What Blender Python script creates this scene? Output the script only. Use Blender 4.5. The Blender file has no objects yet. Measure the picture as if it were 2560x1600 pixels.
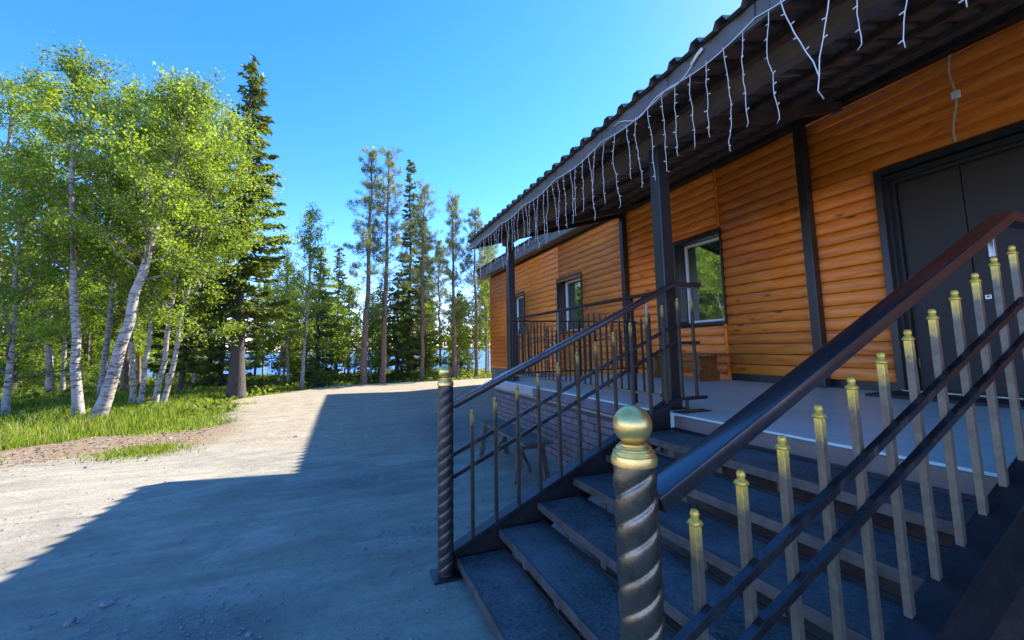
import bpy, math, random
import numpy as np
from mathutils import Matrix, Vector

sc = bpy.context.scene
C = sc.collection
RAD = math.radians

# ------------------------------------------------------------------ camera
cam_d = bpy.data.cameras.new('camera')
cam = bpy.data.objects.new('camera', cam_d)
C.objects.link(cam)
sc.camera = cam
YAW, PITCH, ROLL = 0.378461, 0.110840, -0.018032
F_ = Vector((math.sin(YAW)*math.cos(PITCH), math.cos(YAW)*math.cos(PITCH), math.sin(PITCH)))
R0 = Vector((math.cos(YAW), -math.sin(YAW), 0))
U0 = R0.cross(F_)
R_ = R0*math.cos(ROLL) + U0*math.sin(ROLL)
U_ = -R0*math.sin(ROLL) + U0*math.cos(ROLL)
m = Matrix.Identity(4)
for i in range(3):
    m[i][0], m[i][1], m[i][2] = R_[i], U_[i], -F_[i]
m[0][3], m[1][3], m[2][3] = 0.0, 0.0, 1.381
cam.matrix_world = m
cam_d.sensor_width = 36
cam_d.lens = 15.015
cam_d.shift_y = -0.0191
cam_d.clip_start = 0.05
cam_d.clip_end = 8000

# ------------------------------------------------------------------ light
SUN_EL, SUN_AZ = RAD(37.5), RAD(68.4)      # azimuth clockwise from +Y
w = bpy.data.worlds.new('World'); sc.world = w; w.use_nodes = True
nt = w.node_tree
sky = nt.nodes.new('ShaderNodeTexSky'); sky.sky_type = 'NISHITA'; sky.sun_disc = False
sky.sun_elevation = SUN_EL; sky.sun_rotation = SUN_AZ
sky.air_density = 0.7; sky.dust_density = 0.05; sky.ozone_density = 5.0
hs = nt.nodes.new('ShaderNodeHueSaturation'); hs.inputs['Saturation'].default_value = 1.25
nt.links.new(sky.outputs[0], hs.inputs['Color'])
tn = nt.nodes.new('ShaderNodeMix'); tn.data_type = 'RGBA'; tn.blend_type = 'MULTIPLY'; tn.inputs[0].default_value = 1.0
tn.inputs[7].default_value = (1.2, 0.78, 0.84, 1)
nt.links.new(hs.outputs[0], tn.inputs[6]); nt.links.new(tn.outputs[2], nt.nodes['Background'].inputs[0])
nt.nodes['Background'].inputs[1].default_value = 0.101
sd = bpy.data.lights.new('sun', 'SUN'); sd.energy = 2.0; sd.angle = RAD(0.5); sd.color = (1.0, 0.93, 0.82)
sun = bpy.data.objects.new('sun', sd); C.objects.link(sun)
tosun = Vector((math.sin(SUN_AZ)*math.cos(SUN_EL), math.cos(SUN_AZ)*math.cos(SUN_EL), math.sin(SUN_EL)))
sun.rotation_euler = tosun.to_track_quat('Z', 'Y').to_euler()
sun.location = (20, 8, 20)
vs = sc.view_settings
vs.view_transform = 'Standard'; vs.look = 'None'; vs.gamma = 1; vs.use_curve_mapping = False
vs.exposure = 2.8
sc.cycles.max_bounces = 8
sc.cycles.diffuse_bounces = 5
sc.cycles.transparent_max_bounces = 8

# ------------------------------------------------------------------ helpers
WB = {}          # world base of things

def tag(o, label=None, cat=None, group=None, kind=None):
    if label: o['label'] = label
    if cat: o['category'] = cat
    if group: o['group'] = group
    if kind: o['kind'] = kind
    return o

def thing(name, base, label, cat, group=None):
    o = bpy.data.objects.new(name, None); C.objects.link(o)
    o.location = base; o.empty_display_size = 0.2
    WB[o.name] = Vector(base)
    return tag(o, label, cat, group)

def mesh_from(name, V, F, mat, smooth=False):
    me = bpy.data.meshes.new(name)
    me.from_pydata([tuple(v) for v in V], [], F)
    me.materials.append(mat)
    if smooth:
        me.polygons.foreach_set('use_smooth', [True]*len(me.polygons))
    me.update()
    return me

class MB:
    def __init__(s): s.V = []; s.F = []
    def add(s, V, F):
        n = len(s.V); s.V += [Vector(v) for v in V]; s.F += [tuple(i+n for i in f) for f in F]; return s
    def box(s, a, b):
        x0, y0, z0 = a; x1, y1, z1 = b
        V = [(x0,y0,z0),(x1,y0,z0),(x1,y1,z0),(x0,y1,z0),(x0,y0,z1),(x1,y0,z1),(x1,y1,z1),(x0,y1,z1)]
        return s.add(V, [(0,3,2,1),(4,5,6,7),(0,1,5,4),(1,2,6,5),(2,3,7,6),(3,0,4,7)])
    def cbox(s, a, b, c=0.004):
        # box with chamfered vertical+horizontal edges along all axes (cheap)
        x0, y0, z0 = a; x1, y1, z1 = b
        V = []; 
        for (x, sx) in ((x0, 1), (x1, -1)):
            for (y, sy) in ((y0, 1), (y1, -1)):
                for (z, sz) in ((z0, 1), (z1, -1)):
                    V += [(x, y+sy*c, z+sz*c), (x+sx*c, y, z+sz*c), (x+sx*c, y+sy*c, z)]
        def I(i, j, k, a_): return ((i*2+j)*2+k)*3+a_
        F = []
        for i in (0, 1):
            f = [I(i,0,0,0), I(i,0,1,0), I(i,1,1,0), I(i,1,0,0)]; F.append(f if i == 0 else f[::-1])
            f = [I(0,i,0,1), I(1,i,0,1), I(1,i,1,1), I(0,i,1,1)]; F.append(f if i == 0 else f[::-1])
            f = [I(0,0,i,2), I(0,1,i,2), I(1,1,i,2), I(1,0,i,2)]; F.append(f if i == 0 else f[::-1])
        for i in (0, 1):
            for j in (0, 1):
                F.append([I(i,j,0,0), I(i,j,1,0), I(i,j,1,1), I(i,j,0,1)])
                F.append([I(i,0,j,0), I(i,1,j,0), I(i,1,j,2), I(i,0,j,2)])
                F.append([I(0,i,j,1), I(1,i,j,1), I(1,i,j,2), I(0,i,j,2)])
                for k in (0, 1):
                    F.append([I(i,j,k,0), I(i,j,k,1), I(i,j,k,2)])
        return s.add(V, F)
    def tube(s, pts, rads, n=8, cap=True, twist=0.0, up=(0,0,1), sq=None, phase=0.0):
        """round tube along pts; sq=(w,h) gives a rectangular section instead; twist radians per step"""
        pts = [Vector(p) for p in pts]
        if not hasattr(rads, '__len__'): rads = [rads]*len(pts)
        V = []; k = len(pts)
        prev = None
        for i, p in enumerate(pts):
            d = (pts[min(i+1, k-1)] - pts[max(i-1, 0)]).normalized()
            if prev is None:
                u = Vector(up)
                if abs(u.dot(d)) > 0.95: u = Vector((1, 0, 0))
                a = d.cross(u).normalized()
            else:
                a = (prev - d*prev.dot(d)).normalized()
            prev = a
            b = a.cross(d)
            if sq:
                w2, h2 = sq[0]/2, sq[1]/2
                c = min(w2, h2)*0.22
                prof = [(w2,-h2+c),(w2,h2-c),(w2-c,h2),(-w2+c,h2),(-w2,h2-c),(-w2,-h2+c),(-w2+c,-h2),(w2-c,-h2)]
                ang = phase + twist*i
                ca, sa = math.cos(ang), math.sin(ang)
                for (x, y) in prof:
                    V.append(p + a*(x*ca-y*sa)*rads[i] + b*(x*sa+y*ca)*rads[i])
            else:
                for j in range(n):
                    t = 2*math.pi*j/n + phase
                    V.append(p + (a*math.cos(t) + b*math.sin(t))*rads[i])
        q = 8 if sq else n
        F = []
        for i in range(k-1):
            for j in range(q):
                F.append((i*q+j, i*q+(j+1) % q, (i+1)*q+(j+1) % q, (i+1)*q+j))
        if cap:
            F.append(tuple(range(q))[::-1]); F.append(tuple((k-1)*q+j for j in range(q)))
        return s.add(V, F)
    def lathe(s, prof, c, n=24):
        V = []; F = []
        for (r, z) in prof:
            for j in range(n):
                t = 2*math.pi*j/n; V.append((c[0]+r*math.cos(t), c[1]+r*math.sin(t), c[2]+z))
        for i in range(len(prof)-1):
            for j in range(n):
                F.append((i*n+j, i*n+(j+1) % n, (i+1)*n+(j+1) % n, (i+1)*n+j))
        F.append(tuple(range(n))[::-1]); F.append(tuple((len(prof)-1)*n+j for j in range(n)))
        return s.add(V, F)
    def prism(s, poly, axis, a, b):
        """polygon of 2D points extruded along axis from a to b. axis 'y': poly=(x,z)"""
        n = len(poly); V = []
        for t in (a, b):
            for (p, q) in poly:
                V.append((p, t, q) if axis == 'y' else ((t, p, q) if axis == 'x' else (p, q, t)))
        F = [tuple(range(n)), tuple(n+i for i in range(n))[::-1]]
        for i in range(n):
            F.append((i, i+n, (i+1) % n+n, (i+1) % n))
        return s.add(V, F)
    def build(s, name, mat, parent=None, smooth=False, autos=None):
        base = WB[parent.name] if parent else Vector((0, 0, 0))
        me = mesh_from(name, [v-base for v in s.V], s.F, mat, smooth)
        if autos is not None:
            for p in me.polygons: p.use_smooth = True
            me.set_sharp_from_angle(angle=RAD(autos))
        o = bpy.data.objects.new(name, me); C.objects.link(o)
        if parent: o.parent = parent; WB[o.name] = base
        return o

def fixn(o):
    import bmesh
    bm = bmesh.new(); bm.from_mesh(o.data); bmesh.ops.recalc_face_normals(bm, faces=bm.faces); bm.to_mesh(o.data); bm.free()
    return o

def np_mesh(name, V, quads, mat, attr=None, tris=None, smooth=False):
    """fast mesh from numpy arrays; attr dict name->per-vertex float"""
    me = bpy.data.meshes.new(name)
    V = np.ascontiguousarray(V, dtype=np.float32)
    loops = []; starts = []; tot = 0
    nf = 0
    if quads is not None and len(quads):
        q = np.ascontiguousarray(quads, dtype=np.int32); loops.append(q.ravel()); starts.append(np.arange(len(q))*4); tot = q.size; nf += len(q)
    if tris is not None and len(tris):
        t = np.ascontiguousarray(tris, dtype=np.int32); loops.append(t.ravel()); starts.append(tot+np.arange(len(t))*3); nf += len(t)
    L = np.concatenate(loops).astype(np.int32); S = np.concatenate(starts).astype(np.int32)
    me.vertices.add(len(V)); me.vertices.foreach_set('co', V.ravel())
    me.loops.add(len(L)); me.loops.foreach_set('vertex_index', L)
    me.polygons.add(nf); me.polygons.foreach_set('loop_start', S)
    if smooth: me.polygons.foreach_set('use_smooth', np.ones(nf, dtype=bool))
    me.update(calc_edges=True)
    if attr:
        for k, a in attr.items():
            at = me.attributes.new(k, 'FLOAT', 'POINT'); at.data.foreach_set('value', np.ascontiguousarray(a, dtype=np.float32))
    me.materials.append(mat)
    return me

def tubes_np(polys, n=6):
    """polys: list of (pts (k,3), radii (k,)) -> V, quads"""
    VV = []; QQ = []; off = 0
    ang = np.arange(n)*2*np.pi/n
    for pts, rad in polys:
        pts = np.asarray(pts, float); k = len(pts)
        d = np.gradient(pts, axis=0); d /= np.linalg.norm(d, axis=1, keepdims=True)+1e-9
        u = np.tile([0.0, 0.0, 1.0], (k, 1)); par = np.abs(d[:, 2]) > 0.9; u[par] = (1, 0, 0)
        if par.mean() > 0.5: u[:] = (1, 0, 0)
        else: u[:] = (0, 0, 1)
        a = np.cross(d, u); a /= np.linalg.norm(a, axis=1, keepdims=True)+1e-9
        b = np.cross(a, d)
        V = pts[:, None] + (a[:, None]*np.cos(ang)[None, :, None] + b[:, None]*np.sin(ang)[None, :, None])*np.asarray(rad)[:, None, None]
        VV.append(V.reshape(-1, 3))
        i = np.arange(k-1)[:, None]*n; j = np.arange(n)[None]; j2 = (j+1) % n
        Q = np.stack([i+j, i+j2, i+n+j2, i+n+j], -1).reshape(-1, 4)
        QQ.append(Q+off); off += k*n
    return np.concatenate(VV), np.concatenate(QQ)

# ------------------------------------------------------------------ materials
def new_mat(name):
    mt = bpy.data.materials.new(name); mt.use_nodes = True
    return mt, mt.node_tree, mt.node_tree.nodes['Principled BSDF']

def node(nt, t, **kw):
    n = nt.nodes.new(t)
    for k, v in kw.items():
        if k.startswith('i_'):
            key = k[2:]; key = int(key) if key.isdigit() else key.replace('_', ' ')
            n.inputs[key].default_value = v
        else: setattr(n, k, v)
    return n

def ramp(nt, fac, stops):
    r = nt.nodes.new('ShaderNodeValToRGB'); e = r.color_ramp.elements
    while len(e) < len(stops): e.new(0.5)
    for i, (p, c) in enumerate(stops):
        e[i].position = p; e[i].color = (c[0], c[1], c[2], 1)
    nt.links.new(fac, r.inputs[0]); return r.outputs[0]

def mixc(nt, fac, a, b, mode='MIX'):
    mx = nt.nodes.new('ShaderNodeMix'); mx.data_type = 'RGBA'; mx.blend_type = mode
    for s_, v in ((mx.inputs[0], fac), (mx.inputs[6], a), (mx.inputs[7], b)):
        if hasattr(v, 'is_output'): nt.links.new(v, s_)
        elif isinstance(v, (int, float)): s_.default_value = v
        else: s_.default_value = (v[0], v[1], v[2], 1)
    return mx.outputs[2]

def mth(nt, op, a, b=None):
    n = nt.nodes.new('ShaderNodeMath'); n.operation = op
    for s_, v in ((n.inputs[0], a), (n.inputs[1], b)):
        if v is None: continue
        if hasattr(v, 'is_output'): nt.links.new(v, s_)
        else: s_.default_value = v
    return n.outputs[0]

def noise(nt, vec, scale, detail=4, rough=0.6, dist=0.0):
    n = nt.nodes.new('ShaderNodeTexNoise'); n.inputs['Scale'].default_value = scale
    n.inputs['Detail'].default_value = detail; n.inputs['Roughness'].default_value = rough
    n.inputs['Distortion'].default_value = dist
    if vec is not None: nt.links.new(vec, n.inputs['Vector'])
    return n.outputs[0]

def bump(nt, h, strength, dist, bs):
    b = nt.nodes.new('ShaderNodeBump'); b.inputs['Strength'].default_value = strength; b.inputs['Distance'].default_value = dist
    nt.links.new(h, b.inputs['Height']); nt.links.new(b.outputs[0], bs.inputs['Normal']); return b

def geo(nt): return nt.nodes.new('ShaderNodeNewGeometry').outputs['Position']

def painted(name, col, rough=0.4, metal=0.0, var=0.25, scale=12, bmp=0.15, dust=0.0, dustc=(0.3, 0.3, 0.3)):
    mt, nt, bs = new_mat(name)
    p = geo(nt)
    n1 = noise(nt, p, scale, 5)
    c = ramp(nt, n1, [(0.3, [x*(1-var) for x in col]), (0.7, [x*(1+var) for x in col])])
    if dust:
        n2 = noise(nt, p, scale*0.4, 8, 0.7)
        f = mth(nt, 'MULTIPLY', ramp(nt, n2, [(0.45, (0, 0, 0)), (0.75, (1, 1, 1))]), dust)
        c = mixc(nt, f, c, dustc)
    nt.links.new(c, bs.inputs['Base Color'])
    r = nt.nodes.new('ShaderNodeMapRange'); r.inputs[3].default_value = rough*0.8; r.inputs[4].default_value = min(1, rough*1.3)
    nt.links.new(noise(nt, p, scale*3, 4), r.inputs[0]); nt.links.new(r.outputs[0], bs.inputs['Roughness'])
    bs.inputs['Metallic'].default_value = metal
    if bmp: bump(nt, noise(nt, p, scale*6, 4), bmp, 0.002, bs)
    return mt

M = {}
M['black'] = painted('black_metal_paint', (0.020, 0.019, 0.018), 0.33, 0.0, 0.3, 8, 0.12, 0.25, (0.05, 0.05, 0.05))
M['handrail'] = painted('handrail_gloss_paint', (0.022, 0.022, 0.024), 0.2, 0.0, 0.2, 10, 0.2, 0.25, (0.06, 0.06, 0.062))
b_ = M['handrail'].node_tree.nodes['Principled BSDF']; b_.inputs['Specular IOR Level'].default_value = 0.5; b_.inputs['Coat Weight'].default_value = 0.3; b_.inputs['Coat Roughness'].default_value = 0.15; b_.inputs['Coat IOR'].default_value = 1.5
M['bar'] = painted('rail_bar_paint', (0.030, 0.030, 0.032), 0.25, 0.5, 0.3, 14, 0.25, 0.35, (0.11, 0.11, 0.11))
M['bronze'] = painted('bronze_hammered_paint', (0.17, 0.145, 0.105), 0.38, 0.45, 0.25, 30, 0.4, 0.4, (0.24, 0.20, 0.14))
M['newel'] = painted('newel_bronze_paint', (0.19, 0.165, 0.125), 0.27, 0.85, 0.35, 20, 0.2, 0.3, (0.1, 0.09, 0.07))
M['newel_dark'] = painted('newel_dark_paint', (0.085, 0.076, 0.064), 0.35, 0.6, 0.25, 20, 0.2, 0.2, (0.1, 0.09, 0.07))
M['gold'] = painted('brushed_gold_paint', (0.95, 0.66, 0.22), 0.3, 0.8, 0.12, 30, 0.1, 0.25, (0.45, 0.38, 0.16))
M['stringer'] = painted('stringer_paint', (0.014, 0.014, 0.015), 0.36, 0.0, 0.3, 10, 0.25, 0.45, (0.055, 0.058, 0.06))
M['lip'] = painted('step_lip_paint', (0.080, 0.068, 0.058), 0.45, 0.1, 0.35, 14, 0.4, 0.6, (0.19, 0.17, 0.145))
M['bronze_shaded'] = painted('bronze_paint_shaded', (0.060, 0.052, 0.040), 0.36, 0.45, 0.25, 30, 0.4, 0.4, (0.12, 0.10, 0.075))  # same paint as bronze, shade of the far railing put into the colour
M['white'] = painted('white_frame_plastic', (0.75, 0.76, 0.77), 0.35, 0, 0.04, 8, 0.0)
M['roof_dark'] = painted('roof_underside_paint', (0.12, 0.108, 0.098), 0.4, 0.0, 0.3, 5, 0.1, 0.4, (0.20, 0.17, 0.15))
M['beam'] = painted('purlin_paint', (0.06, 0.047, 0.038), 0.42, 0.0, 0.4, 6, 0.1, 0.35, (0.12, 0.095, 0.075))
M['fascia'] = painted('fascia_grey_paint', (0.13, 0.122, 0.108), 0.42, 0.15, 0.2, 5, 0.1, 0.3, (0.1, 0.1, 0.1))
M['brown_clad'] = painted('brown_cladding', (0.17, 0.13, 0.108), 0.5, 0.0, 0.2, 6, 0.1, 0.4, (0.17, 0.15, 0.13))
M['tan'] = painted('tan_flashing', (0.27, 0.22, 0.17), 0.45, 0, 0.2, 8, 0.1, 0.3, (0.15, 0.12, 0.1))
M['tan_skirt'] = painted('purple_brown_cladding', (0.12, 0.11, 0.13), 0.5, 0, 0.2, 6, 0.1, 0.3, (0.2, 0.18, 0.18))
M['brick'] = painted('dark_brown_brick', (0.15, 0.118, 0.112), 0.8, 0, 0.35, 9, 0.8, 0.5, (0.14, 0.12, 0.12))
M['mortar'] = painted('dark_mortar', (0.075, 0.062, 0.06), 0.9, 0, 0.3, 20, 0.8)
M['cord'] = painted('white_pvc_cord', (0.72, 0.72, 0.7), 0.5, 0, 0.05, 10, 0)
M['beige'] = painted('beige_cable', (0.50, 0.43, 0.30), 0.55, 0, 0.15, 20, 0.1)
M['rubber'] = painted('dark_rubber_mat', (0.022, 0.02, 0.021), 0.75, 0, 0.3, 30, 1.0, 0.3, (0.05, 0.045, 0.045))
M['door'] = painted('dark_door_leaf', (0.018, 0.0135, 0.010), 0.5, 0, 0.25, 60, 0.25, 0.2, (0.03, 0.024, 0.02))
M['steel'] = painted('worn_steel', (0.45, 0.45, 0.44), 0.3, 0.9, 0.2, 12, 0.1)
M['stone'] = painted('grey_stone', (0.24, 0.235, 0.23), 0.85, 0, 0.4, 20, 0.6)
M['concrete_side'] = painted('concrete_edge', (0.40, 0.35, 0.33), 0.8, 0, 0.15, 8, 0.6, 0.4, (0.24, 0.23, 0.21))
M['foundation'] = painted('grey_foundation', (0.13, 0.12, 0.115), 0.8, 0, 0.2, 4, 0.4, 0.4, (0.2, 0.19, 0.18))

# anti-slip treads: dark felt-like sheet with pale dust
mt, nt, bs = new_mat('antislip_tread'); p = geo(nt)
n1 = noise(nt, p, 2.2, 8, 0.7); n2 = noise(nt, p, 60, 3); n3 = noise(nt, p, 7, 7, 0.75)
c = ramp(nt, n2, [(0.36, (0.028, 0.028, 0.026)), (0.64, (0.115, 0.112, 0.10))])
c = mixc(nt, mth(nt, 'MULTIPLY', ramp(nt, n1, [(0.42, (0, 0, 0)), (0.72, (1, 1, 1))]), 0.5), c, (0.26, 0.26, 0.26))
c = mixc(nt, ramp(nt, n3, [(0.66, (0, 0, 0)), (0.76, (1, 1, 1))]), c, (0.40, 0.40, 0.39))
nt.links.new(c, bs.inputs['Base Color']); bs.inputs['Roughness'].default_value = 0.62
bump(nt, n2, 0.7, 0.003, bs); M['tread'] = mt

# deck: dusty grey porcelain / concrete
mt, nt, bs = new_mat('dusty_grey_deck'); p = geo(nt)
mp = node(nt, 'ShaderNodeMapping'); mp.inputs['Scale'].default_value = (1.0, 0.28, 1); nt.links.new(p, mp.inputs[0])
n1 = noise(nt, mp.outputs[0], 5, 8, 0.7, 0.6); n2 = noise(nt, p, 70, 3)
c = ramp(nt, n1, [(0.3, (0.40, 0.58, 0.50)), (0.5, (0.52, 0.71, 0.63)), (0.75, (0.65, 0.82, 0.74))])
c = mixc(nt, mth(nt, 'MULTIPLY', n2, 0.25), c, (0.4, 0.4, 0.4))
nt.links.new(c, bs.inputs['Base Color']); bs.inputs['Roughness'].default_value = 0.38
bump(nt, n1, 0.3, 0.004, bs); M['deck'] = mt

# log siding wood
mt, nt, bs = new_mat('varnished_log_siding')
tc = nt.nodes.new('ShaderNodeTexCoord'); oi = nt.nodes.new('ShaderNodeObjectInfo')
off = nt.nodes.new('ShaderNodeVectorMath'); off.operation = 'ADD'
cmb = nt.nodes.new('ShaderNodeCombineXYZ')
nt.links.new(mth(nt, 'MULTIPLY', oi.outputs['Random'], 37.0), cmb.inputs[1])
nt.links.new(mth(nt, 'MULTIPLY', oi.outputs['Random'], 13.0), cmb.inputs[2])
nt.links.new(tc.outputs['Object'], off.inputs[0]); nt.links.new(cmb.outputs[0], off.inputs[1])
mp = node(nt, 'ShaderNodeMapping'); mp.inputs['Scale'].default_value = (1.0, 0.09, 1.0); nt.links.new(off.outputs[0], mp.inputs[0])
# knots
mk = node(nt, 'ShaderNodeMapping'); mk.inputs['Scale'].default_value = (0.0, 2.5, 6.8); nt.links.new(off.outputs[0], mk.inputs[0])
vor = nt.nodes.new('ShaderNodeTexVoronoi'); vor.inputs['Scale'].default_value = 1.0; nt.links.new(mk.outputs[0], vor.inputs['Vector'])
kd = vor.outputs['Distance']
grain_v = nt.nodes.new('ShaderNodeVectorMath'); grain_v.operation = 'ADD'
kc = nt.nodes.new('ShaderNodeCombineXYZ')
kk = mth(nt, 'MULTIPLY', mth(nt, 'POWER', mth(nt, 'MAXIMUM', mth(nt, 'SUBTRACT', 0.55, kd), 0.0), 2.0), 0.22)
nt.links.new(kk, kc.inputs[2]); nt.links.new(mp.outputs[0], grain_v.inputs[0]); nt.links.new(kc.outputs[0], grain_v.inputs[1])
g1 = noise(nt, grain_v.outputs[0], 26, 5, 0.55, 0.4); g2 = noise(nt, grain_v.outputs[0], 110, 3, 0.6); g3 = noise(nt, off.outputs[0], 2.0, 3)
c = ramp(nt, g1, [(0.26, (0.44, 0.095, 0.008)), (0.47, (0.74, 0.19, 0.015)), (0.72, (0.86, 0.29, 0.030))])
c = mixc(nt, mth(nt, 'MULTIPLY', g2, 0.3), c, (0.46, 0.125, 0.018))
c = mixc(nt, mth(nt, 'MULTIPLY', ramp(nt, g3, [(0.35, (0, 0, 0)), (0.7, (1, 1, 1))]), 0.15), c, (0.72, 0.24, 0.05))
knot = ramp(nt, kd, [(0.06, (1, 1, 1)), (0.20, (0, 0, 0))])
vcol = vor.outputs['Color']; sp = nt.nodes.new('ShaderNodeSeparateColor'); nt.links.new(vcol, sp.inputs[0])
kf = mth(nt, 'MULTIPLY', knot, mth(nt, 'MULTIPLY', mth(nt, 'GREATER_THAN', sp.outputs[0], 0.5), 0.8))
c = mixc(nt, kf, c, (0.085, 0.022, 0.006))
ov = mth(nt, 'MULTIPLY_ADD', oi.outputs['Random'], 0.2)
ov.node.inputs[2].default_value = 0.98
gm = mixc(nt, 1.0, c, ov, 'MULTIPLY')
nt.links.new(gm, bs.inputs['Base Color']); bs.inputs['Roughness'].default_value = 0.42
bs.inputs['Coat Weight'].default_value = 0.15; bs.inputs['Coat Roughness'].default_value = 0.35; bs.inputs['Specular IOR Level'].default_value = 0.35
bump(nt, g1, 0.25, 0.004, bs); M['siding'] = mt

mt, nt, bs = new_mat('brown_stained_bench'); tc = nt.nodes.new('ShaderNodeTexCoord')
mp = node(nt, 'ShaderNodeMapping'); mp.inputs['Scale'].default_value = (1, 0.12, 1); nt.links.new(tc.outputs['Object'], mp.inputs[0])
c = ramp(nt, noise(nt, mp.outputs[0], 22, 5), [(0.3, (0.13, 0.04, 0.010)), (0.7, (0.32, 0.12, 0.03))])
nt.links.new(c, bs.inputs['Base Color']); bs.inputs['Roughness'].default_value = 0.4; M['benchwood'] = mt

mt, nt, bs = new_mat('weathered_brown_plank'); tc = nt.nodes.new('ShaderNodeTexCoord')
mp = node(nt, 'ShaderNodeMapping'); mp.inputs['Scale'].default_value = (1, 0.12, 1); nt.links.new(tc.outputs['Object'], mp.inputs[0])
c = ramp(nt, noise(nt, mp.outputs[0], 26, 5), [(0.3, (0.045, 0.033, 0.026)), (0.7, (0.17, 0.13, 0.095))])
nt.links.new(c, bs.inputs['Base Color']); bs.inputs['Roughness'].default_value = 0.7; M['oldwood'] = mt

# gold tips fading into bronze (paint brushed on, object space along z)
def tip_mat(name, base, goldc):
    mt, nt, bs = new_mat(name); tc = nt.nodes.new('ShaderNodeTexCoord'); sx = nt.nodes.new('ShaderNodeSeparateXYZ')
    nt.links.new(tc.outputs['Object'], sx.inputs[0])
    f = mth(nt, 'ADD', mth(nt, 'MULTIPLY', sx.outputs[2], 13.0), mth(nt, 'MULTIPLY', mth(nt, 'SUBTRACT', noise(nt, geo(nt), 60, 3), 0.5), 0.9))
    f = mth(nt, 'ADD', f, -0.12); f.node.use_clamp = True
    nt.links.new(mixc(nt, f, base, goldc), bs.inputs['Base Color'])
    bs.inputs['Metallic'].default_value = 0.45; bs.inputs['Roughness'].default_value = 0.38
    bump(nt, noise(nt, geo(nt), 180, 3), 0.3, 0.002, bs); return mt
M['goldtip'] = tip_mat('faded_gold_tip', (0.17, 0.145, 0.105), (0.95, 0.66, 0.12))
M['goldtip_shaded'] = tip_mat('shaded_gold_tip', (0.060, 0.052, 0.040), (0.50, 0.38, 0.10))  # far tips: same brushed gold, darkened in colour for the shaded side

# window glass: coated pane mirrors the trees, room behind
mt, nt, bs = new_mat('coated_window_glass')
nt.nodes.remove(bs); out = nt.nodes['Material Output']
gl = node(nt, 'ShaderNodeBsdfGlossy', i_Roughness=0.015); gl.inputs['Color'].default_value = (0.9, 0.95, 0.92, 1)
tr = nt.nodes.new('ShaderNodeBsdfTransparent'); tr.inputs['Color'].default_value = (0.75, 0.82, 0.78, 1)
mx = nt.nodes.new('ShaderNodeMixShader'); mx.inputs[0].default_value = 0.5
nb = node(nt, 'ShaderNodeBump'); nb.inputs['Strength'].default_value = 0.08; nb.inputs['Distance'].default_value = 0.01
nt.links.new(noise(nt, geo(nt), 2.5, 1), nb.inputs['Height']); nt.links.new(nb.outputs[0], gl.inputs['Normal'])
nt.links.new(tr.outputs[0], mx.inputs[1]); nt.links.new(gl.outputs[0], mx.inputs[2]); nt.links.new(mx.outputs[0], out.inputs[0]); M['glass'] = mt
M['blind'] = painted('grey_green_blind', (0.55, 0.63, 0.57), 0.8, 0, 0.08, 3, 0)

# foliage
def leaf_mat(name, dark, light, trans=0.45, rough=0.5, spec=0.3, straw=None):
    mt, nt, bs = new_mat(name)
    at = nt.nodes.new('ShaderNodeAttribute'); at.attribute_name = 'tint'
    col = ramp(nt, at.outputs['Fac'], [(0.0, dark), (1.0, light)] if straw is None else [(0.0, dark), (0.9, light), (0.97, straw)])
    nt.links.new(col, bs.inputs['Base Color']); bs.inputs['Roughness'].default_value = rough
    bs.inputs['Specular IOR Level'].default_value = spec
    tl = nt.nodes.new('ShaderNodeBsdfTranslucent'); nt.links.new(mixc(nt, 1.0, col, (1.25, 1.2, 0.55), 'MULTIPLY'), tl.inputs['Color'])
    mx = nt.nodes.new('ShaderNodeMixShader'); mx.inputs[0].default_value = trans
    nt.links.new(bs.outputs[0], mx.inputs[1]); nt.links.new(tl.outputs[0], mx.inputs[2])
    nt.links.new(mx.outputs[0], nt.nodes['Material Output'].inputs[0]); return mt
M['birch_leaf'] = leaf_mat('birch_leaves', (0.080, 0.140, 0.018), (0.330, 0.430, 0.050), 0.55)
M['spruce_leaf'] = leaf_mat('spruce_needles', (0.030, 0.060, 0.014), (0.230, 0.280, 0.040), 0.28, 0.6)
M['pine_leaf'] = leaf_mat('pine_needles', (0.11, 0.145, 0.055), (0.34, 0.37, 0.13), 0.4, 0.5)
M['grass'] = leaf_mat('grass_blades', (0.085, 0.140, 0.018), (0.300, 0.390, 0.036), 0.5, straw=(0.48, 0.42, 0.20))
M['under'] = leaf_mat('undergrowth_leaves', (0.070, 0.110, 0.018), (0.300, 0.360, 0.045), 0.45)

def bark(name, base, mark, scale=(6, 6, 26), thr=(0.5, 0.62)):
    mt, nt, bs = new_mat(name); tc = nt.nodes.new('ShaderNodeTexCoord')
    mp = node(nt, 'ShaderNodeMapping'); mp.inputs['Scale'].default_value = scale; nt.links.new(tc.outputs['Object'], mp.inputs[0])
    n1 = noise(nt, mp.outputs[0], 1.0, 6, 0.7); n2 = noise(nt, tc.outputs['Object'], 9, 5)
    c = mixc(nt, ramp(nt, n1, [(thr[0], (0, 0, 0)), (thr[1], (1, 1, 1))]), base, mark)
    c = mixc(nt, mth(nt, 'MULTIPLY', n2, 0.45), c, [x*0.5 for x in base])
    nt.links.new(c, bs.inputs['Base Color']); bs.inputs['Roughness'].default_value = 0.8
    bump(nt, n1, 0.6, 0.02, bs); return mt
M['birch_bark'] = bark('birch_bark', (0.46, 0.40, 0.34), (0.07, 0.055, 0.045), (6, 6, 20), (0.47, 0.60))
M['spruce_bark'] = bark('spruce_bark', (0.085, 0.068, 0.056), (0.035, 0.028, 0.024), (14, 14, 7))
M['pine_bark'] = bark('pine_bark', (0.27, 0.165, 0.105), (0.10, 0.065, 0.05), (12, 12, 6))
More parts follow.
